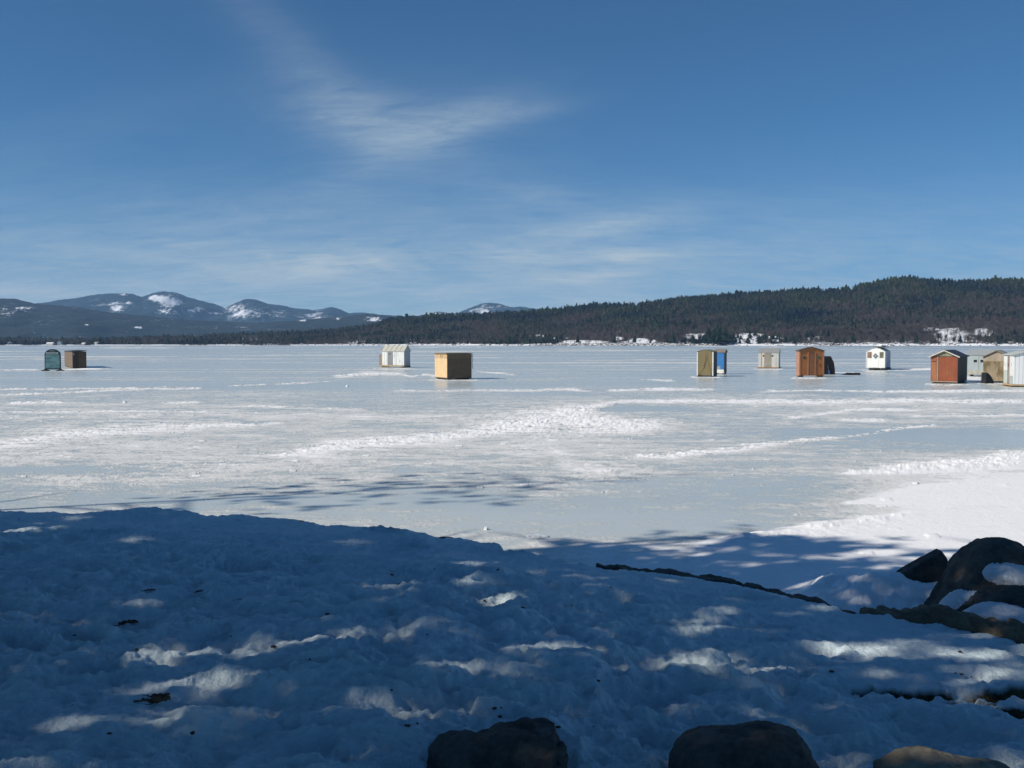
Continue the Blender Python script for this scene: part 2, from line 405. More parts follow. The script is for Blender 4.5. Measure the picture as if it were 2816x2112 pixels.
# small crumbs
crumb = np.clip(_h(np.floor(XX*7), np.floor(YY*7), 99)-.985, 0, 1)*60*(YY < 40)*(s0 > .45)
H += crumb*.02; s0 += crumb*.5
FADE = 1-sstep(YY, 250, 900)
ice = npmesh('lake_ice', np.stack([XX.ravel(), YY.ravel(), (H*FADE).ravel()], 1), gridfaces(*XX.shape), M_ICE, attrs={'snow': s0.ravel()})
tag(ice, kind='structure')

# ------------------------------------------------------------------ the snowy bank
M2212 = 2816/2212.0
us_b = np.concatenate([np.linspace(-9, -.62, 60), np.arange(-.6, .62, .00125), np.linspace(.64, 9, 60)])
ts = np.concatenate([np.linspace(-1.4, .28, 30), np.arange(.285, .99, .0022), np.arange(.99, 1.14, .003), np.linspace(1.15, 1.6, 12)])
UB, TB = np.meshgrid(us_b, ts)
# t = 1 at the edge; y grows so that rows are evenly spaced as seen from standing height
EY = edge_y(UB)
v_edge = F/EY; v_near = F/3.3
fr = np.clip((TB-.285)/.715, 0, 1)
yb = np.where(TB > .285, F/(v_near+(v_edge-v_near)*fr), 3.3-(.285-TB)*14)
yb = np.where(TB > 1, EY+(TB-1)*5, yb)
xb = UB*np.maximum(yb, 3.3)
EYw = edge_y(UB)+.10*fbm(xb*1.3, np.zeros_like(xb), 4, 61)+.04*fbm(xb*6, np.zeros_like(xb), 3, 62)
z0 = bank_z0(UB)
wx = xb+.10*fbm(xb*2.2, yb*2.2, 3, 71); wy = yb+.10*fbm(xb*2.2, yb*2.2, 3, 72)
cup = worley(wx*2.7, wy*3.9, 11); cup2 = worley(wx*7.2+3, wy*8.8, 12)
amp = np.clip(.72+.9*fbm(xb*.5, yb*.6, 3, 73), .25, 1.25)*(1-.45*sstep(yb, 6.3, 8.6))
hol = sstep(fbm(xb*2.3, yb*3.4, 4, 76, .6), .05, .32); near = 1-.78*sstep(EY-yb, 2.0-1.0*sstep(UB, 0, .3), .2)
rid = 1-np.abs(fbm(wx*1.7+9, wy*2.6, 4, 78, .55))*2.2
zl = amp*near*(.082*(cup**1.3-.38)+.042*(cup2**1.3-.38))+.045*fbm(xb*.55, yb*.8, 3, 74)+.03*amp*near*(worley(wx*15, wy*17, 13)-.5)+.035*near*fbm(xb*3.5, yb*5.0, 5, 75, .62)-.06*hol*amp*near+.022*np.clip(rid, 0, 1)*near+.016*fbm(xb*14, yb*16, 4, 77, .65)
fr_ = np.random.default_rng(31)
for _ in range(46):          # old footprints, slumped by thaw
    fx_, fy_, fa = fr_.uniform(-4, 3.6), fr_.uniform(3.6, 8.2), fr_.uniform(-.9, .9)
    m_ = (np.abs(xb-fx_) < .5) & (np.abs(yb-fy_) < .5)
    dx_, dy_ = xb[m_]-fx_, yb[m_]-fy_; p_ = dx_*math.cos(fa)+dy_*math.sin(fa); q_ = -dx_*math.sin(fa)+dy_*math.cos(fa); r2_ = (p_/.17)**2+(q_/.085)**2
    zl[m_] += -.065*np.exp(-r2_**1.6)+.022*np.exp(-(np.sqrt(r2_)-1.35)**2*9)
# the hollow with the rounded lump at the lower left
def bump2(cx, cy, rx, ry, a):
    global zl
    p = gp(cx, cy, .8); zl = zl+a*np.exp(-((xb-p.x)/rx)**2-((yb-p.y)/ry)**2)
bump2(555, 1985, .13, .13, .075); bump2(590, 2010, .26, .2, -.07); bump2(480, 2000, .16, .10, .02); bump2(620, 1925, .3, .07, -.05)
bump2(1480, 1900, .24, .10, -.06); bump2(250, 1860, .5, .07, .03); bump2(520, 1770, .18, .1, -.05); bump2(680, 1785, .22, .1, -.05)
bump2(1600, 1765, .2, .06, .03); bump2(1700, 1790, .5, .05, .02); bump2(2020, 1950, .3, .1, -.03); bump2(1370, 2110, .42, .24, -.20); bump2(2050, 2110, .48, .24, -.18); bump2(2620, 2120, .3, .2, -.08)
# irregular crest at the far edge
rim = np.exp(-((yb-EYw)/.35)**2); zl += rim*(.022*fbm(xb*2.4, yb*0, 4, 81)+.02*np.maximum(0, pn(xb*1.1, yb*0, 82)))
p_ = gp(450, 1404, .8); zl += .05*np.exp(-((xb-p_.x)/.45)**2-((yb-p_.y+.15)/.2)**2)
drop = np.clip(yb-EYw, 0, 9); zb = z0+zl-.03*sstep(TB, .8, 1)*0-drop*1.1-.25*sstep(drop, 0, .12)
zb = np.maximum(zb, -.25)
pxb, pyb = proj(xb, np.maximum(yb, .5), z0)
soil = np.zeros_like(xb)
for (pts, w) in [([(2350, 1896, 2), (2450, 1905, 6), (2600, 1912, 5), (2816, 1908, 9), (3000, 1905, 10)], 1), ([(2630, 1930, 7), (2700, 1932, 8)], 1), ([(2720, 1950, 8), (2816, 1955, 9), (3000, 1950, 10)], 1)]:
    soil = np.maximum(soil, seg_mask(pxb, pyb+10*fbm(xb*3, yb*8, 4, 91), pts, w))
soil = sstep(soil, .35, .6)*(yb > 1)
zb -= soil*.035
bank = npmesh('snowy_bank', np.stack([xb.ravel(), yb.ravel(), zb.ravel()], 1), gridfaces(*xb.shape), M_SNOW, attrs={'soil': soil.ravel()})
tag(bank, kind='structure')
def bank_h(x, y):
    """height of the bank surface near (x, y)"""
    m_ = (np.abs(xb-x) < .12) & (np.abs(yb-y) < .12)
    if not m_.any(): return float(bank_z0(x/max(y, .1)))
    i = np.argmin(np.where(m_, (xb-x)**2+(yb-y)**2, 9)); return float(zb.ravel()[i])

# ------------------------------------------------------------------ fishing shanties on the ice
def P(c, **k): return paint('paint_%d' % len(bpy.data.materials), c, **k)
M_DARK = P((.02, .02, .022)); M_GLASS = None
mg = Mat('window_glass'); mg.color((.012, .014, .018)); mg.rough(.35); M_GLASS = mg.m
M_METAL = P((.35, .36, .37), rough=.35, metal=.8, var=.15)
M_RUNNER = P((.10, .075, .05))

class Hut:
    """box with one upright edge nearest the camera; face B runs to the right of that edge, face A to the left"""
    def __init__(s, name, cx, cy, lx, rx, beta, label, cat='ice shanty', group='ice fishing shanties on the frozen lake', la=None, lb=None):
        s.C = gp(cx, cy, 0); s.b = R(beta)
        eb = Vector((math.cos(s.b), math.sin(s.b), 0)); ea = Vector((-math.sin(s.b), math.cos(s.b), 0))
        def length(px, e):
            r = ray(px, HOR); k = r.x/r.y     # x/y of the ray; solve (C+t e).x = k (C+t e).y
            return (k*s.C.y-s.C.x)/(e.x-k*e.y)
        s.LA = la or length(lx, ea); s.LB = lb or length(rx, eb)
        s.sc = s.C.y/F                        # metres per photo pixel here
        s.root = empty(name, s.C, s.b, label, cat, group)
    def h(s, py): # height of a photo row above the hut's base at the near edge
        d = ray(1408, py); return EYE+d.z/d.y*s.C.y
    def walls(s, mat, z0, z1, gable=None, zg=None, arch=False, name='walls', flare=0):
        mb = MB()
        def prof(L):
            if not gable: return None
            if arch:
                pts = [(0, z0), (L, z0), (L, z1)]
                for k in range(1, 8):
                    a = math.pi*k/8; pts.append((L/2+L/2*math.cos(a), z1+(zg-z1)*(1-abs(math.cos(a))**1.6)))
                return pts+[(0, z1)]
            return [(0, z0), (L, z0), (L, z1), (L/2, zg), (0, z1)]
        if gable == 'B': mb.prism(prof(s.LB), 'y', 0, s.LA)
        elif gable == 'A': mb.prism(prof(s.LA), 'x', 0, s.LB)
        else: mb.box(0, s.LB, 0, s.LA, z0, z1)
        s.z0, s.z1, s.zg, s.gable = z0, z1, zg, gable
        return mb.build(name, mat, s.root, bevel=.008 if not arch else 0)
    def gable_roof(s, mat, over=.10, th=.045, arch=False, ribs=0, mat2=None):
        L = s.LB if s.gable == 'B' else s.LA; W = s.LA if s.gable == 'B' else s.LB
        ax = 'y' if s.gable == 'B' else 'x'
        if arch:
            top = []
            for k in range(0, 13):
                a = math.pi*k/12; top.append((L/2-(L/2+over*.4)*math.cos(a), s.z1+.003+(s.zg-s.z1)*(1-abs(math.cos(a))**1.6)))
            poly = top+[(x, z+th) for x, z in top[::-1]]
            return MB().prism(poly, ax, -over, W+over).build('roof', mat, s.root)
        sl = (s.zg-s.z1)/(L/2); ov = over
        poly = [(-ov, s.z1-sl*ov+.004), (L/2, s.zg+.004), (L+ov, s.z1-sl*ov+.004), (L+ov, s.z1-sl*ov+th), (L/2, s.zg+th+.01), (-ov, s.z1-sl*ov+th)]
        r = MB().prism(poly, ax, -over, W+over).build('roof', mat, s.root)
        if ribs:
            mb = MB()
            for i in range(ribs+1):
                t = -over+.03+(W+2*over-.06)*i/ribs
                for (xa, xb_, za, zb_) in ((-ov, L/2, s.z1-sl*ov+th, s.zg+th+.01), (L/2, L+ov, s.zg+th+.01, s.z1-sl*ov+th)):
                    mb.prism([(xa, za-.002), (xb_, zb_-.002), (xb_, zb_+.028), (xa, za+.028)], ax, t-.02, t+.02)
            mb.build('rib', mat2 or mat, r)
        return r
    # rectangles on faces: a in metres from the near edge
    def onA(s, name, mat, a0, a1, z0, z1, th=.025, parent=None, off=.002, bevel=.004):
        return MB().box(-off-th, -off, a0, a1, z0, z1).build(name, mat, parent or s.root, bevel=bevel)
    def onB(s, name, mat, b0, b1, z0, z1, th=.025, parent=None, off=.002, bevel=.004):
        return MB().box(b0, b1, -off-th, -off, z0, z1).build(name, mat, parent or s.root, bevel=bevel)
    def skids(s, mat, h, ax='y', inset=.12, w=.09, ext=.08):
        for k in (0, 1):
            if ax == 'y':
                x = inset if k == 0 else s.LB-inset; MB().prism([(-ext, h), (-ext, h*.55), (ext, 0), (s.LA-ext, 0), (s.LA+ext, h*.55), (s.LA+ext, h)], 'x', x-w/2, x+w/2).build('skid', mat, s.root)
            else:
                y = inset if k == 0 else s.LA-inset; MB().prism([(-ext, h), (-ext, h*.55), (ext, 0), (s.LB-ext, 0), (s.LB+ext, h*.55), (s.LB+ext, h)], 'y', y-w/2, y+w/2).build('skid', mat, s.root)
    def pxA(s, px):
        r = ray(px, HOR); k = r.x/r.y; e = Vector((-math.sin(s.b), math.cos(s.b), 0)); return (k*s.C.y-s.C.x)/(e.x-k*e.y)
    def pxB(s, px):
        r = ray(px, HOR); k = r.x/r.y; e = Vector((math.cos(s.b), math.sin(s.b), 0)); return (k*s.C.y-s.C.x)/(e.x-k*e.y)

# 1 arched board at far left
c = gp(145, 1020, 0); k = c.y/F
o = empty('sign_board', c, R(4), 'teal arch-topped board with a dark frame standing on two low feet at the far left', 'sign board')
w = 43*k; h = 60*k; zb0 = .12
def archpts(w, zt, z0, n=14):
    r = w/2; zc = zt-r*.72
    return [(-w/2, z0), (w/2, z0)]+[(r*math.cos(math.pi*i/n), zc+r*.72*math.sin(math.pi*i/n)) for i in range(n+1)]
outer = archpts(w, h, zb0)
m_teal = Mat('board_face'); nn = m_teal.noise(1.6, 5, .6, m_teal.coord((1, 1, 2.2)), .8)
m_teal.color(m_teal.mix(m_teal.ramp(nn, .35, .65), (.075, .16, .19), (.15, .29, .29))); m_teal.rough(.3)
m_frame = P((.012, .03, .04), rough=.4)
MB().prism(outer, 'y', .02, .10).build('frame', m_frame, o)
MB().prism(archpts(w-.16, h-.62, zb0+.10, 2)[:2]+[(w/2-.08, h-.50), (-w/2+.08, h-.50)], 'y', -.005, .018).build('map_panel', m_teal.m, o)
hd = MB().box(-w/2+.13, w/2-.20, -.008, .018, h-.46, h-.29).build('header_strip', P((.36, .44, .46)), o)
mb = MB()
for i in range(11):
    x = -w/2+.20+i*(w-.48)/11
    mb.box(x, x+.055, -.014, -.0085, h-.405, h-.345)
mb.build('lettering', P((.02, .05, .06)), hd)
MB().box(-.24, .24, -.004, .018, h-.21, h-.12).build('emblem', P((.12, .17, .19)), o)
for sx in (-1, 1):
    MB().prism([(-.32, 0), (.32, 0), (.24, .07), (.07, .10), (.07, .16), (-.07, .16), (-.07, .10), (-.24, .07)], 'y', -.18, .28).build('foot', M_DARK, o).location.x = sx*w*.5-.06*sx
# 2 brown box
q = Hut('ice_shanty', 200, 1013, 177, 237, 28, 'low dark brown box shanty just right of the teal arched board')
q.walls(P((.085, .058, .040), var=.35), .05, q.h(967))
q.onA('side_panel', P((.19, .12, .075), var=.4, dirt=(.16, .15, .07), dirt_amt=.12), .03, q.LA-.03, .08, q.h(967)-.05, .012)  # lighter brown stands for the sunlit face; the walls keep a shade-dark tone
MB().prism([(-.06, q.z1-.02), (q.LB+.06, q.z1+.075), (q.LB+.06, q.z1+.12), (-.06, q.z1+.03)], 'y', -.06, q.LA+.06).build('roof', P((.05, .05, .055)), q.root)
q.onB('door', P((.04, .035, .03)), .06, q.LB*.42, .12, q.z1-.1)
f = q.onB('vent', P((.25, .25, .25)), .03, .17, q.z1-.36, q.z1-.12, .03)
q.skids(M_RUNNER, .05)
# 3 ribbed white metal shed
q = Hut('ice_shanty', 1112, 1011, 1050, 1128, 62, 'white metal shanty with a pale ribbed gable roof and a grey door')
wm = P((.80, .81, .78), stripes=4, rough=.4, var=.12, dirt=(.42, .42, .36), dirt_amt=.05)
q.walls(P((.40, .42, .45), stripes=4, rough=.4, var=.15), .24, q.h(965), 'B', q.h(951))  # gable grey has shade in its colour; the lit front gets whiter panels
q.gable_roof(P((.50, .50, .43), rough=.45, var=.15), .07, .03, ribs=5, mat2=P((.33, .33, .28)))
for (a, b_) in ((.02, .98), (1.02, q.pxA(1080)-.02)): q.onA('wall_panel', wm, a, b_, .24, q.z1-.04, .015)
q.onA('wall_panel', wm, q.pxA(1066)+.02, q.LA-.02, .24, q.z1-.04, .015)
d = q.onA('door', P((.24, .25, .27), var=.2), q.pxA(1080)+.0, q.pxA(1066), .12, q.z1-.05, .03)
MB().box(-.06, -.03, q.pxA(1073)-.05, q.pxA(1073)+.05, 1.32, 1.42).build('peephole', M_DARK, d)
MB().box(-.12, q.LB, -.02, q.LA+.3, .09, .24).build('floor_frame', P((.42, .33, .22), var=.3), q.root, bevel=.01)
MB().prism([(q.LA+.003, .24), (q.LA+.36, .24), (q.LA+.36, q.z1-.42), (q.LA+.003, q.z1-.3)], 'x', .05, q.LB*.8).build('side_box', P((.30, .21, .15), var=.3), q.root)
q.skids(M_DARK, .09, 'x', .15, .2, .2)
# 4 plywood box
q = Hut('ice_shanty', 1230, 1044, 1196, 1297, 26, 'flat-roofed plywood box shanty with a sunlit yellow side and a side coloured dark for shade')
q.walls(P((.125, .088, .06), var=.35), .07, q.h(972))  # shade painted in: unlit face far darker than the sunlit plywood
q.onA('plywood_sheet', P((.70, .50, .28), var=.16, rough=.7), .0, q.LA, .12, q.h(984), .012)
q.onA('tar_paper', P((.60, .40, .20), var=.2, dirt=(.13, .07, .05), dirt_amt=.16), .0, q.LA, q.h(983.6), q.z1-.01, .016)
q.onA('batten', P((.45, .36, .27)), .0, q.LA, q.h(985.5), q.h(983), .022)
q.onB('header_board', P((.16, .12, .07)), .0, q.LB, q.h(986), q.z1-.01, .015)
MB().prism([(-.12, q.z1-.005), (q.LB+.10, q.z1+.015), (q.LB+.10, q.z1+.045), (-.12, q.z1+.03)], 'y', -.09, q.LA+.10).build('roof', P((.30, .27, .21), var=.2), q.root)
MB().tube([(q.LB+.03, -.05, q.z1-.05), (q.LB+.06, -.05, q.z1-.4), (q.LB+.02, -.05, q.z1-.6), (q.LB+.07, -.05, q.z1-1.05)], .018, 5).build('hanging_strap', M_DARK, q.root)
q.skids(M_DARK, .07, 'y', .2)
# 5 khaki canvas
q = Hut('ice_shanty', 1962, 1036, 1917, 1972, 66, 'tall khaki canvas-fronted shanty with white corner posts')
q.walls(P((.05, .05, .052)), .06, q.h(968), 'A', q.h(962.5), arch=True)
kh = P((.21, .17, .085), var=.15, rough=.85)
L = q.LA; pts = [(.10, .10), (L-.10, .10), (L-.10, q.z1)]+[(L/2+(L/2-.10)*math.cos(math.pi*i/8), q.z1+(q.zg-q.z1)*(1-abs(math.cos(math.pi*i/8))**1.6)) for i in range(1, 8)]+[(.10, q.z1)]
MB().prism(pts, 'x', -.03, -.003).build('canvas_front', kh, q.root)
for pts in ([(.5, q.zg-.08), (.52, 1.2), (.66, .7), (.95, .25), (1.08, .15)], [(.5, q.zg-.08), (.42, 1.2), (.33, .8), (.2, .45), (.16, .15)], [(.56, q.zg-.1), (.62, 1.1), (.72, .75)]):
    MB().tube([(-.035, a, z) for a, z in pts], .022, 5).build('canvas_fold', kh, q.root, smooth=True)
for a in (.0, L-.085): q.onA('corner_post', P((.75, .74, .68)), a, a+.085, .05, q.z1+.0, .05)
q.gable_roof(P((.16, .15, .10)), .04, .03, arch=True)
q.onB('side_shade', P((.03, .03, .034)), 0, q.LB, .02, q.z1-.02, .01)  # near-black sheet puts shade on the side turned from the sun
q.skids(M_DARK, .06, 'x', .1, .1, .12)
# 6 blue
q = Hut('ice_shanty', 1992, 1029, 1966, 1999, 66, 'bright blue shanty with a white bottom board, half hidden behind the khaki one')
q.walls(P((.02, .05, .10)), .08, q.h(969), 'B', q.h(963))
q.gable_roof(P((.27, .23, .19), var=.3), .06, .09)
q.onA('blue_panel', P((.035, .19, .47), var=.12, rough=.5), .0, q.LA, q.h(1016), q.z1-.03, .014)
q.onA('bottom_board', P((.78, .76, .66), var=.1), .0, q.LA, q.h(1026.5), q.h(1016.3), .018)
q.onA('stencil_patch', P((.33, .38, .44), var=.5, stripes=9), q.LA*.42, q.LA*.98, q.h(1016), q.h(1007), .006, off=.017)
q.onA('corner_trim', P((.03, .05, .09)), -.02, .05, .12, q.z1-.03, .02)
q.skids(M_DARK, .08, 'x', .1, .1, .1)
# 7 white and beige, far
q = Hut('ice_shanty', 2141, 1013, 2086, 2146, 70, 'small grey-roofed white shanty with two tiny square windows and a tan base')
q.walls(P((.58, .57, .52), stripes=2.2, var=.15), .10, q.h(970), 'B', q.h(958.5))
q.gable_roof(P((.30, .31, .31), var=.12), .04, .03)
d = q.onA('door', P((.33, .30, .24), var=.3), q.pxA(2121), q.pxA(2105), .12, q.z1-.06, .02)
q.onA('trim_board', P((.45, .30, .24)), q.pxA(2103)-.03, q.pxA(2103)+.03, .12, q.z1-.05, .024)
q.onA('trim_board', P((.48, .38, .30)), q.pxA(2094)-.03, q.pxA(2094)+.04, .12, q.z1-.05, .02)
for px in (2100, 2124.5):
    fr = q.onA('window', P((.45, .40, .34)), q.pxA(px)-.08, q.pxA(px)+.08, q.h(981), q.h(976), .02)
    MB().box(-.03, -.023, q.pxA(px)-.06, q.pxA(px)+.06, q.h(981)+.02, q.h(976)-.02).build('pane', M_GLASS, fr)
MB().box(-.06, q.LB+.05, -.08, q.LA+.15, .04, .10).build('floor_frame', P((.40, .24, .12)), q.root)
q.skids(M_RUNNER, .04, 'x', .1, .1, .1)
# 8 red-brown gabled
q = Hut('ice_shanty', 2198, 1037, 2190, 2267, 10, 'tall red-brown gabled shanty with a centre door and two little windows')
br = P((.42, .165, .062), var=.18, rough=.7)
q.walls(br, .10, q.h(965), 'B', q.h(955.5))
q.gable_roof(P((.10, .075, .05)), .06, .035)
d = q.onB('door', P((.28, .13, .06), var=.2), q.pxB(2224), q.pxB(2241), .18, q.h(971), .02)
for px in (2223, 2242.5): q.onB('door_trim', P((.50, .19, .08)), q.pxB(px)-.035, q.pxB(px)+.035, .16, q.h(969), .035)
q.onB('lintel', P((.25, .12, .065)), q.pxB(2223)+.04, q.pxB(2242)-.03, q.h(970.6), q.h(968), .034)
for px, cc in ((2212, (.05, .06, .04)), (2252, (.07, .13, .05))):
    fr = q.onB('window', P((.20, .20, .14)), q.pxB(px)-.12, q.pxB(px)+.12, q.h(986.5), q.h(979.5), .02)
    gm = P(cc, rough=.12); MB().box(q.pxB(px)-.085, q.pxB(px)+.085, -.029, -.024, q.h(986.5)+.03, q.h(979.5)-.03).build('pane', gm, fr)
q.onB('corner_trim', P((.46, .19, .09)), 0, .1, .10, q.z1-.03, .02); q.onB('corner_trim', P((.46, .21, .10)), q.LB-.1, q.LB, .10, q.z1-.03, .02)
MB().tube([(q.pxB(2247), -.05, 1.15), (q.pxB(2244), -.06, .95)], .02, 5).build('door_handle', M_DARK, d)
q.onA('side_panel', P((.40, .22, .15), var=.2), 0, q.LA, .1, q.z1-.03, .01)
q.skids(P((.05, .035, .025)), .10, 'y', .2, .16, .1)
# 9 black pop-up shelter
c = gp(2290, 1030, 0)+Vector((0, .5, 0)); k = c.y/F
o = empty('pop_up_shelter', c, R(6), 'black fabric pop-up shelter against the right side of the red-brown gabled shanty', 'shelter')
bt = Mat('black_fabric'); bt.color((.012, .013, .016)); bt.rough(.7); bt.bump(bt.noise(3, 4), .8, .06)
pl = [(-32*k, 0), (13.5*k, 0), (13*k, 12*k), (10*k, 32*k), (1*k, 50*k), (-22*k, 46*k), (-32*k, 44*k)]
n_ = len(pl); vs = []; cx_, cz_ = -8*k, 22*k
for (yy, sc_) in ((0, .96), (.25, 1), (1.2, 1), (1.5, .93)):
    vs += [(cx_+(x-cx_)*sc_, yy, (z-cz_)*sc_+cz_ if z > 0 else 0) for x, z in pl]
fs = [tuple(range(n_-1, -1, -1)), tuple(range(3*n_, 4*n_))]+[(r_*n_+i, r_*n_+(i+1) % n_, (r_+1)*n_+(i+1) % n_, (r_+1)*n_+i) for r_ in range(3) for i in range(n_)]
MB().add(vs, fs).build('canopy', bt.m, o)
MB().box(-6.5*k, -3.5*k, -.10, -.02, .02, .32).build('blue_flap', P((.03, .14, .42)), o)
MB().tube([(-9*k, -.03, .7), (-7*k, -.05, .45), (-8*k, -.03, .2)], .03, 5).build('zip_seam', P((.07, .07, .08)), o)
# 10 black sled
c = gp(2343, 1031, 0); k = c.y/F
o = empty('sled', c, R(8), 'flat black plastic sled lying on the ice right of the black fabric shelter', 'sled')
MB().prism([(-21*k, .03), (-17*k, .0), (19*k, 0), (20*k, .04), (19*k, .17), (6*k, .13), (-8*k, .18), (-13*k, .12)], 'y', -.3, .4).build('hull', P((.015, .014, .016), rough=.4), o, bevel=.02)
MB().box(8*k, 18.5*k, -.33, -.302, .03, .12).build('side_rail', P((.03, .045, .015)), o)
MB().tube([(-20*k, 0, .05), (-26*k, -.1, .03), (-31*k, .05, .03)], .015, 5).build('tow_rope', M_DARK, o)
# 11 white shanty, snow on its roof
q = Hut('ice_shanty', 2434, 1018, 2382, 2449, 64, 'white round-roofed shanty on black skids with a diamond window')
wh = P((.88, .88, .84), var=.05)
zb_ = .20
q.walls(wh, zb_, q.h(968), 'A', q.h(956.5), arch=True)
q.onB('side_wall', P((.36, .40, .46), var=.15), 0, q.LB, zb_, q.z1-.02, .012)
q.gable_roof(P((.66, .66, .62), var=.08), .04, .03, arch=True)
for (x0, x1, c_) in ((2385, 2398, (.32, .20, .14)), (2418.5, 2431, (.20, .19, .13))):
    fr = q.onA('window', P((.62, .62, .58)), q.pxA(x1), q.pxA(x0), q.h(985), q.h(967.5), .016)
    cm = P(c_, var=.6, stripes=6, rough=.3); MB().box(-.028, -.02, q.pxA(x1)+.04, q.pxA(x0)-.04, q.h(984), q.h(968.5)).build('pane', cm, fr)
a_ = q.pxA(2408); z_ = q.h(979); r_ = 7*q.sc
dw = MB().prism([(a_-r_, z_), (a_, z_-r_*1.1), (a_+r_, z_), (a_, z_+r_*1.1)], 'x', -.045, -.02).build('diamond_window', P((.16, .17, .17)), q.root)
MB().prism([(a_-r_*.5, z_), (a_, z_-r_*.55), (a_+r_*.5, z_), (a_, z_+r_*.55)], 'x', -.052, -.0455).build('pane', P((.4, .43, .43), rough=.2), dw)
q.onA('door', P((.90, .90, .86), var=.04), q.pxA(2416), q.pxA(2400), zb_+.04, q.z1-.0, .012)
for a in (0, q.LA-.07): q.onA('corner_trim', P((.80, .80, .76)), a, a+.07, zb_, q.z1, .03)
q.onA('bottom_board', P((.55, .54, .42)), q.pxA(2416), q.pxA(2400), zb_-.02, zb_+.035, .02)
for px in (2398, 2430):
    a = q.pxA(px); MB().box(-.12, q.LB+.05, a-.24, a+.24, .0, zb_-.03).build('skid', M_DARK, q.root, bevel=.02)
MB().box(.1, q.LB-.1, q.pxA(2430), q.pxA(2402), q.zg+.03, q.zg+.10).build('roof_vent', P((.10, .10, .10)), q.root)
def blob(name, mat, c, r, seed, parent=None, amp=.35, fq=1.6, n=24, flat=None, kind=None):
    th = np.linspace(0, np.pi, n)[:, None]; ph = np.linspace(0, 2*np.pi, 2*n+1)[None, :-1]
    x = np.sin(th)*np.cos(ph); y = np.sin(th)*np.sin(ph); z = np.cos(th)*np.ones_like(ph)
    d = 1+amp*fbm(x*fq+seed+z*.7, y*fq+z*1.3-seed, 4, seed)+amp*.5*fbm(x*fq*3+z, z*fq*3+y*2, 3, seed+3)
    X_, Y2, Z_ = x*d*r[0]+c[0], y*d*r[1]+c[1], z*d*r[2]+c[2]
    if flat is not None: Z_ = np.maximum(Z_, flat)
    nr, nc = X_.shape; i = np.arange(nr*nc).reshape(nr, nc); j = np.roll(i, -1, 1)
    fs = np.stack([i[:-1].ravel(), i[1:].ravel(), j[1:].ravel(), j[:-1].ravel()], 1)
    return npmesh(name, np.stack([X_.ravel(), Y2.ravel(), Z_.ravel()], 1), fs, mat, parent)
p = q.root.matrix_basis @ Vector((q.LB/2, q.pxA(2416), q.zg+.18))
tag(blob('snow_heap', M_SNOW2, p, (.36, .55, .16), 5, amp=.5, fq=2), 'lumpy heap of snow lying on the roof of the white diamond-window shanty', 'snow')
# 12 orange-red gabled, at right
q = Hut('ice_shanty', 2633, 1055, 2561, 2661, 58, 'orange-red boarded shanty with a pale-edged gable and a side wall blackened for shade')
q.walls(P((.03, .035, .032)), .07, q.h(980), 'A', q.h(964.5))  # side walls coloured near black to stand in for shade
q.gable_roof(P((.035, .035, .05)), .12, .04)
L = q.LA
MB().prism([(.0, q.z1+.0), (L, q.z1), (L/2, q.zg-.02)], 'x', -.02, -.003).build('gable_panel', P((.27, .25, .17), var=.35), q.root)
for (y0, z0_, y1, z1_) in ((-.12, q.z1-.03, L/2, q.zg+.045), (L+.12, q.z1-.03, L/2, q.zg+.045)):
    MB().prism([(y0, z0_-.06), (y1, z1_-.07), (y1, z1_), (y0, z0_+.01)], 'x', -.16, -.125).build('barge_board', P((.62, .57, .48)), q.root)
og = P((.28, .072, .028), var=.22, rough=.65, dirt=(.30, .16, .05), dirt_amt=.04)
q.onA('wall_sheet', og, .08, q.pxA(2582), .12, q.z1-.04, .02)
q.onA('wall_sheet', P((.36, .14, .055), var=.2), q.pxA(2577), L-.05, .12, q.h(996), .02)
q.onA('wall_sheet', P((.32, .095, .04), var=.2), q.pxA(2577), L-.05, q.h(994), q.z1-.03, .02)
q.onA('batten', P((.32, .24, .16)), q.pxA(2581.5), q.pxA(2577.5), .12, q.z1-.02, .035)
q.onA('corner_trim', P((.25, .08, .05)), 0, .075, .07, q.z1-.02, .03)
q.onA('corner_trim', P((.25, .15, .20)), L-.05, L+.01, .07, q.z1-.02, .03)
q.onA('sill_board', P((.40, .34, .27)), 0, L, .07, .12, .04)
q.skids(P((.03, .025, .02)), .07, 'x', .15)
# 13 pale grey
q = Hut('ice_shanty', 2730, 1036, 2662, 2745, 60, 'pale grey-green shanty with two small dark windows, behind the orange-red and plywood ones', lb=1.9)
q.walls(P((.37, .42, .42), var=.08), .14, q.h(976), 'B', q.h(962))
q.gable_roof(P((.34, .37, .38), var=.08), .05, .03)
for px in (2683, 2701.5):
    fr = q.onA('window', P((.50, .54, .53)), q.pxA(px)-.17, q.pxA(px)+.17, q.h(997.5), q.h(988.5), .018)
    MB().box(-.028, -.0215, q.pxA(px)-.11, q.pxA(px)+.11, q.h(996.5), q.h(989.5)).build('pane', M_GLASS, fr)
q.onA('bottom_board', P((.44, .42, .34)), 0, q.LA, .14, .42, .016)
q.onA('trim_board', P((.33, .39, .36)), q.pxA(2692)-.03, q.pxA(2692)+.03, .43, q.z1-.05, .012)
q.skids(M_RUNNER, .12, 'x', .2)
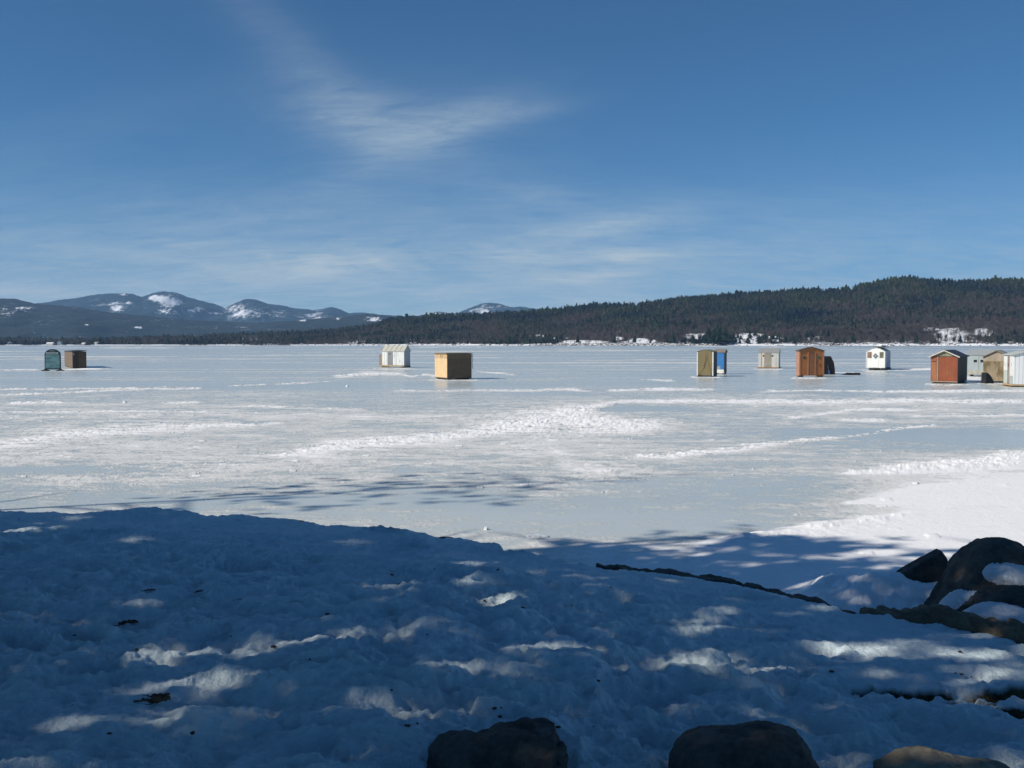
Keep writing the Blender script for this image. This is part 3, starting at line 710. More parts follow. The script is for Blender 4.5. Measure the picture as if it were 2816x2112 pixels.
# 14 weathered plywood
q = Hut('ice_shanty', 2776, 1053, 2705, 2806, 57, 'stained bare plywood shanty with a low gable, beside the white ribbed one', lb=2.1)
pw = P((.36, .29, .20), var=.25, rough=.75, dirt=(.16, .12, .05), dirt_amt=.22)
q.walls(P((.12, .10, .07)), .07, q.h(981), 'A', q.h(965))
q.gable_roof(P((.33, .33, .29), var=.15), .08, .04)
L = q.LA
MB().prism([(.0, q.h(994)), (L, q.h(994)), (L, q.z1), (L/2, q.zg-.01), (0, q.z1)], 'x', -.02, -.003).build('upper_sheet', P((.42, .34, .26), var=.25, dirt=(.30, .28, .18), dirt_amt=.1), q.root)
q.onA('lower_sheet', pw, 0, L, .09, q.h(994.6), .02)
q.onA('batten', P((.40, .30, .15)), 0, L, q.h(994.5), q.h(993), .03)
for (y0, z0_, y1, z1_) in ((-.08, q.z1-.02, L/2, q.zg+.03), (L+.08, q.z1-.02, L/2, q.zg+.03)):
    MB().prism([(y0, z0_-.04), (y1, z1_-.05), (y1, z1_), (y0, z0_)], 'x', -.11, -.085).build('barge_board', P((.20, .13, .09)), q.root)
q.onA('door_outline', P((.30, .22, .12)), q.pxA(2738), q.pxA(2737), .1, q.h(996), .024)
q.skids(P((.03, .025, .02)), .07, 'x', .15)
c = gp(2716, 1055, 0); k = c.y/F
o = empty('black_cover', c+Vector((0, -.15, 0)), R(14), 'black rounded fabric cover slumped at the left foot of the stained plywood shanty', 'cover')
pl = [(-13*k, 0), (17*k, 0), (13*k, 9*k), (8*k, 18*k), (2*k, 25*k), (-5*k, 30*k), (-12*k, 31*k)]
MB().prism(pl, 'y', -.05, .35).build('fabric', bt.m, o, bevel=.03)
MB().box(-13*k, 15*k, -.085, -.052, .0, .05).build('hem', P((.03, .03, .05)), o)
# 15 white ribbed, cut by the right edge
q = Hut('ice_shanty', 2786, 1064, 2762, 2862, -10, 'white ribbed metal shanty cut off by the right edge of the picture')
wr = P((.88, .89, .89), stripes=5, var=.05, rough=.45)
q.walls(wr, .14, q.h(976), 'B', q.h(967.5))
q.gable_roof(P((.50, .52, .48), var=.12), .09, .03)
L = q.LA
q.onA('side_panel', P((.72, .73, .66), var=.06), .02, L*.36, q.h(1034), q.z1-.05, .014)
q.onA('side_panel', P((.74, .75, .70), var=.06), L*.60, L-.02, q.h(1020), q.z1-.05, .014)
q.onA('lower_panel', P((.42, .47, .42), var=.12), .02, L*.36, .16, q.h(1034.5), .012)
q.onA('lower_panel', P((.50, .55, .50), var=.12), L*.60, L-.02, .16, q.h(1020.5), .012)
d = q.onA('door', P((.30, .25, .25), var=.3), L*.37, L*.59, .16, q.z1-.07, .02)
MB().box(-.05, -.023, L*.47, L*.53, q.h(1008), q.h(1000)).build('door_handle', P((.3, .08, .1)), d)
for t_ in (.18, .85): q.onA('vent', P((.3, .33, .27)), L*t_-.03, L*t_+.03, q.h(1008), q.h(998), .024)
MB().box(-.05, q.LB, .0, L+.05, .06, .14).build('floor_frame', P((.50, .33, .17), var=.2), q.root)
q.skids(P((.07, .06, .05)), .06, 'x', .15, .15)

# ------------------------------------------------------------------ hills and mountains across the lake
def interp_px(tab, u):
    t = np.array(tab, float); return np.interp(1408+F*u, t[:, 0], t[:, 1])
SHORE = [(-1500, 2500), (0, 2350), (800, 2150), (1400, 1900), (2100, 1650), (2816, 1500), (4500, 1400)]
SKY_R = [(-1500, 915), (0, 927), (300, 930), (560, 918), (640, 915), (760, 909), (880, 904), (930, 900), (980, 893), (1040, 882), (1070, 872), (1100, 868), (1150, 867), (1200, 862), (1300, 858), (1400, 852),
         (1500, 846), (1560, 840), (1620, 832), (1680, 828), (1750, 830), (1800, 822), (1860, 812), (1950, 808), (2050, 803), (2100, 798), (2160, 792), (2240, 789), (2300, 791), (2350, 782), (2400, 770),
         (2450, 759), (2500, 757), (2540, 762), (2600, 766), (2700, 762), (2750, 760), (2816, 762), (3300, 775), (4500, 800)]
CLEAR = [(1925, 925, 45, 7), (2062, 931, 42, 15), (1760, 938, 40, 7), (1700, 930, 14, 6), (2620, 922, 50, 18), (2560, 905, 22, 5), (2125, 930, 30, 5), (540, 929, 22, 5), (690, 932, 30, 5), (130, 940, 40, 4),
         (1480, 925, 25, 5), (1540, 930, 20, 3), (1000, 941, 50, 4), (1130, 938, 25, 5), (385, 924, 30, 3), (600, 915, 40, 3), (2240, 930, 20, 6), (2700, 915, 30, 10), (1600, 940, 60, 4)]
uh = np.concatenate([np.linspace(-1.1, -.62, 20), np.arange(-.6, .62, .0022), np.linspace(.64, 1.3, 30)])
th_ = np.concatenate([np.linspace(-.02, .12, 26), np.linspace(.125, 1.05, 120), np.linspace(1.1, 2.2, 14)])
HU, HT = np.meshgrid(uh, th_)
ys_ = interp_px(SHORE, HU)*(1+.006*pn(HU*14, HU*0, 301)+.003*pn(HU*60, HU*0, 302))
dep = interp_px([(-1500, 1400), (700, 1100), (1100, 750), (1800, 850), (2500, 950), (4500, 1000)], HU)
HY = ys_+HT*dep; HX = HU*HY
zr = EYE+(HOR-interp_px(SKY_R, HU))/F*(ys_+dep)-13.5
tt = np.clip(HT, 0, 2.2)
gz = np.where(tt < 1, .72*tt+.28*tt**2, 1-(tt-1)*.55)
HZ = zr*gz+9*fbm(HX*.004, HY*.004, 4, 311)*sstep(tt, 0, .3)+14*(fbm(HX*.0018, HY*.0025, 3, 312))*tt*np.clip(1.1-tt, 0, 1)*2
HZ += 2.4*sstep(HT*dep, 0, 10)-1.2+1.2*fbm(HX*.03, HY*.03, 3, 313)*sstep(tt, 0, .03)
pxh, pyh = proj(HX, HY, HZ)
def clear_mask(px, py):
    m = np.zeros_like(px)
    for (a, b, c_, d_) in CLEAR: m = np.maximum(m, np.exp(-(((px-a)/c_)**2+((py-b)/d_)**2)**2*.8))
    return m
cm_ = clear_mask(pxh, pyh)
hs = .40+.75*cm_*(1+1.3*fbm(HX*.02, HY*.02, 4, 315, .65))+.38*(1-sstep(HT*dep, 6, 22))*(1+2.2*fbm(HX*.012, HY*.02, 4, 316))+.24*(1-sstep(HT, .02, .12))*(pxh > 900)+.8*np.exp(-(((pxh-2060)/34)**2+((pyh-931)/12)**2)**2)
mh = Mat('forest_floor'); nb = mh.noise(.03, 6, .65); nb2 = mh.noise(.25, 5, .7)
sf = mh.ramp(mh.attr('snow')+(nb-.5)*1.0+(nb2-.5)*.9, .62, .78)
mh.color(mh.mix(sf, mh.mix(mh.ramp(nb2, .3, .7), (.030, .028, .024), (.07, .055, .045)), (.84, .86, .90))); mh.rough(.9); inp(mh.b, 'Specular IOR Level', .1)
hill = npmesh('wooded_hill', np.stack([HX.ravel(), HY.ravel(), HZ.ravel()], 1), gridfaces(*HX.shape), mh.m, attrs={'snow': hs.ravel()})
tag(hill, kind='structure')
def hill_xyz(u, t):
    iu = np.clip(np.interp(u, uh, np.arange(len(uh))), 0, len(uh)-1.001); it = np.clip(np.interp(t, th_, np.arange(len(th_))), 0, len(th_)-1.001)
    i0 = iu.astype(int); j0 = it.astype(int); fu = iu-i0; ft = it-j0
    def L(A): return (A[j0, i0]*(1-fu)+A[j0, i0+1]*fu)*(1-ft)+(A[j0+1, i0]*(1-fu)+A[j0+1, i0+1]*fu)*ft
    return L(HX), L(HY), L(HZ)

# tree shapes for the far woods
def conifer_proto(seed, tiers=6, n=8, slim=.2):
    r = np.random.default_rng(seed); V, T = [], []
    for k in range(tiers):
        z0 = .12+.82*k/tiers; z1 = min(1, z0+.34*(1-.4*k/tiers)); rad = slim*(1-k/tiers*.85)*(.8+.4*r.random())
        b0 = len(V); V.append((r.normal()*.01, r.normal()*.01, z1))
        for j in range(n):
            a = 2*np.pi*(j+r.random()*.6)/n; q_ = rad*(1.15 if j % 2 else .55)*(.7+.6*r.random())
            V.append((q_*np.cos(a), q_*np.sin(a), z0-.03*r.random()+(.0 if j % 2 else .04)))
        for j in range(n): T.append((b0, b0+1+j, b0+1+(j+1) % n))
    return np.array(V), np.array(T)
def bare_proto(seed, n=46):
    r = np.random.default_rng(seed); V, T = [], []
    def spike(p, q_, w):
        b0 = len(V); d = np.array([-(q_[1]-p[1]), q_[0]-p[0], 0]); d = d/(np.linalg.norm(d)+1e-6)*w if np.linalg.norm(d) > .01 else np.array([w, 0, 0])
        V.extend([tuple(np.array(p)-d), tuple(np.array(p)+d), tuple(q_)]); T.append((b0, b0+1, b0+2))
    spike((0, 0, 0), (.0, .0, .9), .014); spike((0, 0, 0), (.03, .02, .85), .012)
    for k in range(n):
        z0 = .22+.5*r.random(); a = r.random()*2*np.pi; l = .16+.16*r.random(); up = .15+.28*r.random()
        p = np.array([.03*np.cos(a), .03*np.sin(a), z0]) if k < 14 else np.array([.17*np.cos(a)*r.random(), .17*np.sin(a)*r.random(), z0+.12])
        a2 = a+r.normal()*.6; q_ = p+np.array([l*np.cos(a2), l*np.sin(a2), up]); q_[2] = min(q_[2], 1.02)
        spike(p, q_, .011)
    return np.array(V), np.array(T)
def forest(name, protos, pos, size, width, which, tint, mat, parent=None):
    VV, TT, CC, off = [], [], [], 0
    for k, (V, T) in enumerate(protos):
        s_ = np.where(which == k)[0]
        if not len(s_): continue
        a = rng.random(len(s_))*2*np.pi; ca, sa = np.cos(a)[:, None], np.sin(a)[:, None]
        w_ = (size*width)[s_][:, None]; x = (V[None, :, 0]*ca-V[None, :, 1]*sa)*w_; y = (V[None, :, 0]*sa+V[None, :, 1]*ca)*w_
        z = V[None, :, 2]*size[s_][:, None]
        P_ = np.stack([x+pos[s_, 0:1], y+pos[s_, 1:2], z+pos[s_, 2:3]], 2)
        VV.append(P_.reshape(-1, 3)); TT.append((T[None]+(np.arange(len(s_))*len(V))[:, None, None]).reshape(-1, 3)+off)
        CC.append(np.repeat(tint[s_], len(V), 0)); off += len(s_)*len(V)
    return npmesh(name, np.concatenate(VV), np.concatenate(TT), mat, parent, {'tint': np.concatenate(CC)}, smooth=False)
mt = Mat('foliage'); mt.color(mt.attr('tint', 'Color')); mt.rough(.9); inp(mt.b, 'Specular IOR Level', .1); M_FOL = mt.m
protos = [conifer_proto(i, slim=.30+.08*(i % 3)) for i in range(5)]+[bare_proto(20+i) for i in range(4)]
NT = 26000
u_ = rng.uniform(-.62, .62, NT*2); t_ = rng.uniform(.012, 1.08, NT*2)
keep = rng.random(NT*2) < np.interp(t_, [0, .1, 1.0], [.9, .6, .62])*np.where(u_ < -.2, .62, 1)
u_, t_ = u_[keep], t_[keep]; x_, y_, z_ = hill_xyz(u_, t_); px_, py_ = proj(x_, y_, z_)
keep = (rng.random(len(u_)) > clear_mask(px_, py_)*.90*(px_ < 2450)+clear_mask(px_, py_)*.68*(px_ >= 2450)) & ~((np.abs(px_-2030) < 200) & (t_ < .10) & (rng.random(len(u_)) < .45)) & ~((px_ > 1450) & (px_ < 1900) & (t_ < .06) & (rng.random(len(u_)) < .6))
u_, t_, x_, y_, z_, px_, py_ = [a[keep] for a in (u_, t_, x_, y_, z_, px_, py_)]
sp_ = fbm(x_*.0045, y_*.0045, 4, 401)
pc = .58+1.9*sp_-.55*sstep(px_, 2150, 2500)*sstep(py_, 835, 880)-.35*sstep(py_, 880, 925)-.5*np.exp(-((px_-1530)/90)**2-((py_-888)/18)**2)+.35*(t_ > .9)-.45*np.exp(-((px_-2560)/160)**2-((py_-788)/14)**2)
con = rng.random(len(u_)) < pc
which = np.where(con, rng.integers(0, 5, len(u_)), 5+rng.integers(0, 4, len(u_)))
size = np.where(con, rng.uniform(9, 15.5, len(u_))*(1+.3*(rng.random(len(u_)) < .06)), rng.uniform(9, 14.5, len(u_)))
size *= np.where(t_ < .1, .75, 1)
br_ = rng.uniform(.65, 1.45, (len(u_), 1))
tc_ = np.where(con[:, None], np.array([[.021, .031, .024]]), np.array([[.108, .093, .085]]))*br_
hue = fbm(x_*.006, y_*.006, 3, 402)[:, None]
tc_ = tc_*(1+np.where(con[:, None], hue*np.array([[1.9, 1.5, .1]]), hue*np.array([[.5, .1, .3]])))
wood = forest('far_woods', protos, np.stack([x_, y_, z_-.3], 1), size, np.where(con, rng.uniform(.9, 1.5, len(u_)), rng.uniform(1.0, 1.5, len(u_))), which, np.clip(tc_, .004, .3), M_FOL)
tag(wood, 'dense mixed wood of dark evergreens and bare trees covering the hills across the lake', 'woods', kind='stuff')

# trees that stand apart on the far shore
M_BARK = P((.06, .045, .035), var=.3)
def shore_tree(px, t, hgt, kind, seed, label, group, width=1.0, tint=None):
    u = np.array([(px-1408)/F]); x, y, z = [float(a[0]) for a in hill_xyz(u, np.array([t]))]
    o = empty('pine_tree' if kind == 'pine' else 'bare_tree', (x, y, z-.2), 0, label, 'tree', group)
    r = np.random.default_rng(seed)
    MB().tube([(0, 0, 0), (r.normal()*.1, 0, hgt*.5), (0, r.normal()*.1, hgt*.9)], [hgt*.018, hgt*.012, hgt*.003], 6).build('trunk', M_BARK, o)
    n = 5 if kind == 'pine' else 4
    cnt = np.array([0]*n); pos = np.zeros((n, 3)); pr = []
    if kind == 'pine':
        for i in range(n): pr.append(conifer_proto(seed*7+i, 8, 11, .22)); 
        pos[:, :2] = r.normal(size=(n, 2))*hgt*.03*width; sz = hgt*(1-.09*np.arange(n)); c_ = np.array([[.016, .030, .018]])
        pos[:, 2] = hgt*.02*np.arange(n)
    else:
        for i in range(n): pr.append(bare_proto(seed*7+i, 60))
        sz = hgt*(1-.05*np.arange(n)); c_ = np.array([[.10, .08, .07]])
    if tint: c_ = np.array([tint])
    forest('crown', pr, pos, sz, np.full(n, width), np.arange(n), c_*r.uniform(.8, 1.25, (n, 1)), M_FOL, o)
    return o
GP = 'evergreens standing apart on the far shore'; GB = 'bare trees standing apart on the far shore'
for i, (px, t, h_, w_) in enumerate([(1972, .010, 37, 1.9)]):
    shore_tree(px, t, h_, 'pine', 500+i, 'tallest broad dark pine on the far shore, left of the bright snowfield', GP, w_)
shore_tree(1948, .012, 30, 'pine', 511, 'dark pine touching the left side of the tallest pine on the far shore', GP, 1.5)
shore_tree(1998, .012, 30, 'pine', 512, 'dark pine touching the right side of the tallest pine on the far shore', GP, 1.5)
shore_tree(1850, .02, 22, 'pine', 513, 'dark conical pine left of the small snowy clearing on the far shore', GP, 1.3)
for i, px in enumerate([1520, 1530, 1690, 1745, 1905, 2120, 2160, 2185, 2300, 2320, 2345, 2480, 2520, 1240, 1330, 1100, 2640, 2715, 2765, 1400, 1590]):
    shore_tree(px, .012+.02*((i*37) % 7)/7, 11+((i*53) % 9), 'pine', 530+i, 'dark evergreen standing apart at the edge of the far shore', GP, 1.1)
for i, px in enumerate([2118, 2230, 2255, 2410, 2440, 2580, 2600, 2622, 2660, 2690, 1905, 1925, 1660, 1720, 1480, 1790, 2740]):
    shore_tree(px, .014+.05*((i*29) % 7)/7, 11+((i*31) % 6), 'bare', 560+i, 'leafless grey-brown tree standing apart at the edge of the far shore', GB, 1.3)

# boulders with snow along the far shore: countless, one object
mr = Mat('shore_stone'); geo = mr.nt.nodes.new('ShaderNodeNewGeometry'); sg = mr.nt.nodes.new('ShaderNodeSeparateXYZ'); mr.link(geo.outputs['True Normal'], sg.inputs[0])
mr.color(mr.mix(mr.ramp(E(mr.nt, sg.outputs[2])+(mr.noise(.2, 4)-.5)*1.1, .62, .80), (.09, .075, .062), (.85, .87, .9))); mr.rough(.9)
def rock_proto(seed):
    r = np.random.default_rng(seed); V = []; T = []
    for k, z in enumerate((-.3, .25, .75)):
        for j in range(6): a = 2*np.pi*(j+.5*k)/6; q_ = (1, .95, .5)[k]*(.75+.5*r.random()); V.append((q_*np.cos(a), q_*np.sin(a)*.8, z+.15*r.normal()))
    V.append((0, 0, .85))
    for k in (0, 1):
        for j in range(6): T += [(k*6+j, k*6+(j+1) % 6, k*6+6+j), (k*6+(j+1) % 6, k*6+6+(j+1) % 6, k*6+6+j)]
    T += [(12+j, 12+(j+1) % 6, 18) for j in range(6)]
    return np.array(V), np.array(T)
nr_ = 1500; u_ = np.where(rng.random(nr_) < .62, rng.uniform(.02, .22, nr_), rng.uniform(-.3, .56, nr_)); t_ = np.abs(rng.normal(size=nr_))*.014+.002
x_, y_, z_ = hill_xyz(u_, t_); kx, ky = proj(x_, y_, z_); k_ = rng.random(nr_) > clear_mask(kx, ky)*.9
x_, y_, z_ = x_[k_], y_[k_], z_[k_]
sr_ = forest('shore_boulders', [rock_proto(i) for i in range(4)], np.stack([x_, y_, z_], 1), rng.uniform(.5, 2.2, len(x_)), rng.uniform(1, 1.7, len(x_)), rng.integers(0, 4, len(x_)), np.full((len(x_), 3), .1), mr.m)
tag(sr_, 'jumble of dark boulders and snow along the far shoreline', 'boulders', kind='stuff')

# little houses on the far left shore
def house(px, t, w, d, h, wall, roof, rot, label):
    u = np.array([(px-1408)/F]); x, y, z = [float(a[0]) for a in hill_xyz(u, np.array([t]))]
    o = empty('house', (x, y, z-.4), R(rot), label, 'house', 'houses on the far shore')
    MB().prism([(-w/2, 0), (w/2, 0), (w/2, h), (0, h+w*.28), (-w/2, h)], 'y', -d/2, d/2).build('walls', P(wall, var=.1), o)
    MB().prism([(-w/2-.5, h-.3), (0, h+w*.28+.02), (w/2+.5, h-.3), (w/2+.5, h), (0, h+w*.28+.4), (-w/2-.5, h)], 'y', -d/2-.4, d/2+.4).build('roof', P(roof, var=.1), o)
    for i in range(3):
        a = -d/2+d*(i+.5)/3; MB().box(-w/2-.06, -w/2-.005, a-.6, a+.6, 1.2, 2.6).build('window', M_GLASS, o)
    for a in (-w*.25, w*.25): MB().box(a-.5, a+.5, -d/2-.06, -d/2-.005, 1.2, 2.6).build('window', M_GLASS, o)
house(140, .004, 9, 16, 4.5, (.62, .55, .50), (.75, .76, .78), 80, 'wide pale house with a snowy roof on the shore above the teal arched board')
house(165, .012, 8, 10, 6, (.70, .70, .72), (.35, .3, .3), 15, 'tall whitish house on the shore directly above the brown box shanty')
house(28, .02, 8, 9, 5, (.65, .66, .68), (.5, .5, .52), 30, 'whitish house at the far left end of the distant shore')
house(232, .006, 7, 9, 3.5, (.45, .35, .36), (.7, .7, .72), 70, 'small pinkish house on the shore right of the brown box shanty')
house(268, .05, 8, 10, 4, (.70, .66, .58), (.6, .6, .6), 60, 'cream house among the woods above the left shore')
house(1705, .24, 9, 9, 4, (.50, .25, .24), (.78, .78, .8), 60, 'lone red house with a snowy roof high in the woods of the right-hand hill')
house(2130, .03, 8, 12, 3.5, (.12, .1, .09), (.8, .82, .84), 75, 'dark cottage with a snowy roof just right of the bright shore snowfield')

# farther ridges
def ridge(name, tab, Yr, dep, back, seed, amp, patches, mat, nu=1000, nt=70, tree=0, umax=.62):
    uu = np.concatenate([np.linspace(-1.1, -.64, 12), np.linspace(-.62, umax, nu), np.linspace(umax+.02, 1.1, 10)]); t0 = np.concatenate([np.linspace(0, 1, nt), np.linspace(1.08, 2, 10)])
    U, T = np.meshgrid(uu, t0); Yv = np.where(T < 1, Yr-dep*(1-T), Yr+(T-1)*back); Xv = U*Yv
    zr = EYE+(HOR-interp_px(tab, U))/F*Yr
    g = np.where(T < 1, .15*T+.85*T**1.25, 1-(T-1)*.6)
    sc = 1/dep
    spur = 1-2*np.abs(fbm(Xv*sc*3.2+seed, Yv*sc*1.1, 4, seed, .55))
    Zv = zr*(g+.30*(spur-.72)*(T < 1)*np.clip(T*(1-T)*4, 0, 1))+amp*fbm(Xv*sc*14, Yv*sc*14, 4, seed+5, .6)*np.clip(T, .1, 1)
    Zv = np.where(T <= 0, -5, Zv)
    px, py = proj(Xv, Yv, Zv); sn = np.zeros_like(px)+.45
    nz_ = 1.5*fbm(px*.09+py*.05, py*.10-px*.02, 5, seed+8, .75); sn += .18*fbm(px*.012, py*.03, 3, seed+9)
    for (a, b, c_, d_, st) in patches: sn += st*np.exp(-((px-a)/c_)**2-((py-b)/d_)**2)*(1+1.2*nz_)
    return tag(npmesh(name, np.stack([Xv.ravel(), Yv.ravel(), Zv.ravel()], 1), gridfaces(*Xv.shape), mat, attrs={'snow': sn.ravel()}), kind='structure')
def ridge_mat(name, sc, lo, hi, thr=(.56, .90)):
    m = Mat(name); a = m.noise(sc, 8, .72); b = m.noise(sc*6, 5, .7)
    sf = m.ramp(m.attr('snow')+(a-.5)*1.15+(b-.5)*1.0, *thr)
    m.color(m.mix(sf, m.mix(m.ramp(b, .3, .7), lo, hi), (.82, .85, .9))); m.rough(.95); inp(m.b, 'Specular IOR Level', .05)
    m.bump(b*1.0+a, 1.0, .6/sc*.03); return m.m
MTN = [(-1500, 850), (-400, 840), (0, 838), (115, 835), (160, 826), (210, 821), (260, 812), (300, 808), (345, 805), (370, 810), (392, 817), (420, 808), (450, 803), (482, 805), (512, 816), (560, 827), (620, 847), (650, 831), (672, 823), (700, 823), (740, 836),
       (790, 844), (860, 854), (890, 849), (915, 846), (935, 852), (960, 862), (1000, 860), (1060, 866), (1130, 873), (1180, 861), (1205, 857), (1240, 862), (1270, 856), (1320, 838), (1345, 834), (1375, 836), (1400, 843), (1450, 846), (1480, 850), (1560, 862), (1900, 872), (4000, 872)]
ridge('distant_mountains', MTN, 13500, 3800, 3000, 11, 26, [(440, 822, 30, 7, .75), (470, 832, 28, 8, .6), (425, 816, 10, 6, .5), (318, 845, 17, 16, .42), (340, 809, 10, 4, .6), (352, 833, 16, 4, .4), (455, 858, 45, 8, .35),
      (545, 850, 25, 8, .25), (665, 855, 40, 16, .28), (720, 868, 60, 10, .25), (1330, 856, 35, 12, .35), (1360, 842, 30, 5, .25), (1200, 865, 30, 6, .3), (590, 862, 20, 4, .4), (860, 870, 30, 8, .2)],
      ridge_mat('mountain_side', .0035, (.010, .026, .036), (.032, .052, .062)))
FTH = [(-1500, 830), (-300, 825), (0, 820), (40, 822), (75, 829), (118, 837), (200, 843), (290, 858), (400, 868), (520, 880), (620, 884), (700, 888), (760, 884), (860, 878), (950, 870), (1010, 864), (1060, 868), (1130, 876), (1400, 890), (4000, 895)]
ridge('forested_foothills', FTH, 7600, 2600, 2000, 23, 14, [(20, 860, 30, 14, .25), (70, 850, 40, 8, .2), (1030, 878, 22, 7, .42), (930, 877, 16, 6, .35), (830, 880, 20, 5, .3), (620, 900, 120, 8, .12), (240, 893, 6, 2, .7), (380, 900, 16, 2, .6), (60, 846, 14, 2, .5)],
      ridge_mat('foothill_woods', .008, (.014, .026, .028), (.042, .050, .050), (.64, .86)), umax=.3)

# ------------------------------------------------------------------ rocks on and below the bank
def stone(name, lo, hi, rough=.85, bumpd=.02, sc=9):
    m = Mat(name); a = m.noise(sc, 8, .7); b = m.noise(sc*.25, 5, .6)
    m.color(m.mix(m.ramp(a*.6+b*.4, .34, .66), lo, hi)); m.rough(rough); inp(m.b, 'Specular IOR Level', .2)
    m.bump(a*1.0+m.noise(sc*5, 4, .7)*.35, .8, bumpd); return m.m
M_ROCK = stone('dark_stone', (.045, .042, .040), (.135, .12, .10), bumpd=.035)
M_ROCK2 = stone('brown_stone', (.10, .075, .05), (.24, .18, .12))
M_TAN = stone('tan_stone', (.15, .13, .095), (.30, .26, .19))
def rock(name, pts, Y, half, mat, label, cat='rock', group=None, seed=0, rough=.02, tilt=0, nseg=260, nring=60, pw=2.6, squash=.0, drop=0, sm=2):
    pts = [(a_, b_+drop) for a_, b_ in pts]
    """boulder: its silhouette at distance Y, rounded off towards the front and the back"""
    P_ = [at(px, py, Y) for px, py in pts]; cx = sum(p.x for p in P_)/len(P_); cz = min(p.z for p in P_)
    ring = []
    n = len(P_)
    for i in range(n):
        a, b = P_[i], P_[(i+1) % n]; m_ = max(2, int(nseg*(b-a).length/sum((P_[(k+1) % n]-P_[k]).length for k in range(n))))
        for j in range(m_): q_ = a.lerp(b, j/m_); ring.append((q_.x-cx, q_.z-cz))
    ring = np.array(ring)
    for _ in range(sm): ring = (np.roll(ring, 1, 0)+ring*2+np.roll(ring, -1, 0))/4
    ks = np.sin(np.linspace(-np.pi/2, np.pi/2, nring)); sc_ = (1-np.abs(ks)**pw)**(1/pw)
    Xr = ring[None, :, 0]*sc_[:, None]; Zr = ring[None, :, 1]*(squash+(1-squash)*sc_)[:, None]; Yr = np.repeat(ks[:, None]*half, len(ring), 1)+tilt*Zr
    f = 1+rough*3*fbm(Xr*3+seed, Zr*3+Yr*2.1, 4, seed)/max(.2, 1)
    d_ = rough*2.2*fbm(Xr*5+seed+Yr*3, Zr*7-Yr*4, 5, seed+3, .6)
    d_ = d_+rough*1.6*(.5-np.abs(fbm(Xr*4+seed+Yr*2, Zr*9+Yr*3, 4, seed+9, .6))*2)
    nrm = np.sqrt(Xr**2+Zr**2)+1e-4
    Xr = Xr*f+Xr/nrm*d_; Zr = Zr*f+np.clip(Zr/nrm, 0, 1)*d_
    nr, nc = Xr.shape; i = np.arange(nr*nc).reshape(nr, nc); j = np.roll(i, -1, 1)
    fs = np.stack([i[:-1].ravel(), j[:-1].ravel(), j[1:].ravel(), i[1:].ravel()], 1)
    o = npmesh(name, np.stack([Xr.ravel(), Yr.ravel(), Zr.ravel()], 1), fs, mat)
    o.location = (cx, Y, cz)
    return tag(o, label, cat, group)
rock('boulder', [(1172, 2330), (1184, 2070), (1196, 2042), (1240, 2016), (1300, 2004), (1370, 1992), (1440, 1988), (1524, 1995), (1530, 2024), (1549, 2050), (1551, 2085), (1540, 2130), (1530, 2330)], 3.75, .22, M_ROCK,
     'dark flat-topped rough boulder sticking out of the snow at the bottom centre', 'boulder', seed=3, rough=.02, pw=4, drop=26)
rock('boulder', [(1822, 2330), (1850, 2110), (1852, 2070), (1868, 2030), (1888, 2010), (1935, 1994), (2000, 1990), (2080, 1980), (2140, 1983), (2190, 1998), (2222, 2040), (2240, 2085), (2258, 2120), (2290, 2330)], 3.75, .26, M_ROCK,
     'smooth rounded dark boulder at the bottom, right of the flat-topped one', 'boulder', seed=8, rough=.011, pw=3, drop=26)
rock('boulder', [(2400, 2330), (2430, 2112), (2480, 2088), (2530, 2066), (2560, 2058), (2600, 2064), (2680, 2082), (2760, 2098), (2816, 2125), (2900, 2330)], 3.7, .28, M_TAN,
     'tan boulder with its top just showing in the bottom right corner', 'boulder', seed=12, rough=.014, drop=16)
rock('boulder', [(2450, 1800), (2552, 1700), (2580, 1662), (2604, 1624), (2624, 1594), (2641, 1568), (2648, 1538), (2672, 1510), (2700, 1494), (2722, 1487), (2760, 1486), (2790, 1494), (2830, 1512), (2900, 1560), (2980, 1700), (2980, 1800)], 7.75, .5, M_ROCK,
     'largest dark boulder, arched, half covered with snow at the right edge', 'boulder', seed=21, rough=.012, pw=2.6)
rock('boulder', [(2640, 1780), (2660, 1700), (2690, 1664), (2720, 1640), (2755, 1624), (2800, 1617), (2860, 1620), (2930, 1650), (2960, 1780)], 6.95, .35, M_ROCK,
     'low dark rounded boulder at the right edge, in front of the arched one', 'boulder', seed=27, rough=.02)
rock('boulder', [(2420, 1640), (2452, 1588), (2490, 1562), (2530, 1540), (2560, 1524), (2583, 1512), (2596, 1530), (2603, 1556), (2606, 1575), (2604, 1640)], 8.62, .09, M_ROCK,
     'small sharp-pointed dark rock lying in the snow left of the arched boulder', 'boulder', seed=31, rough=.002, pw=8, nseg=140, sm=0)
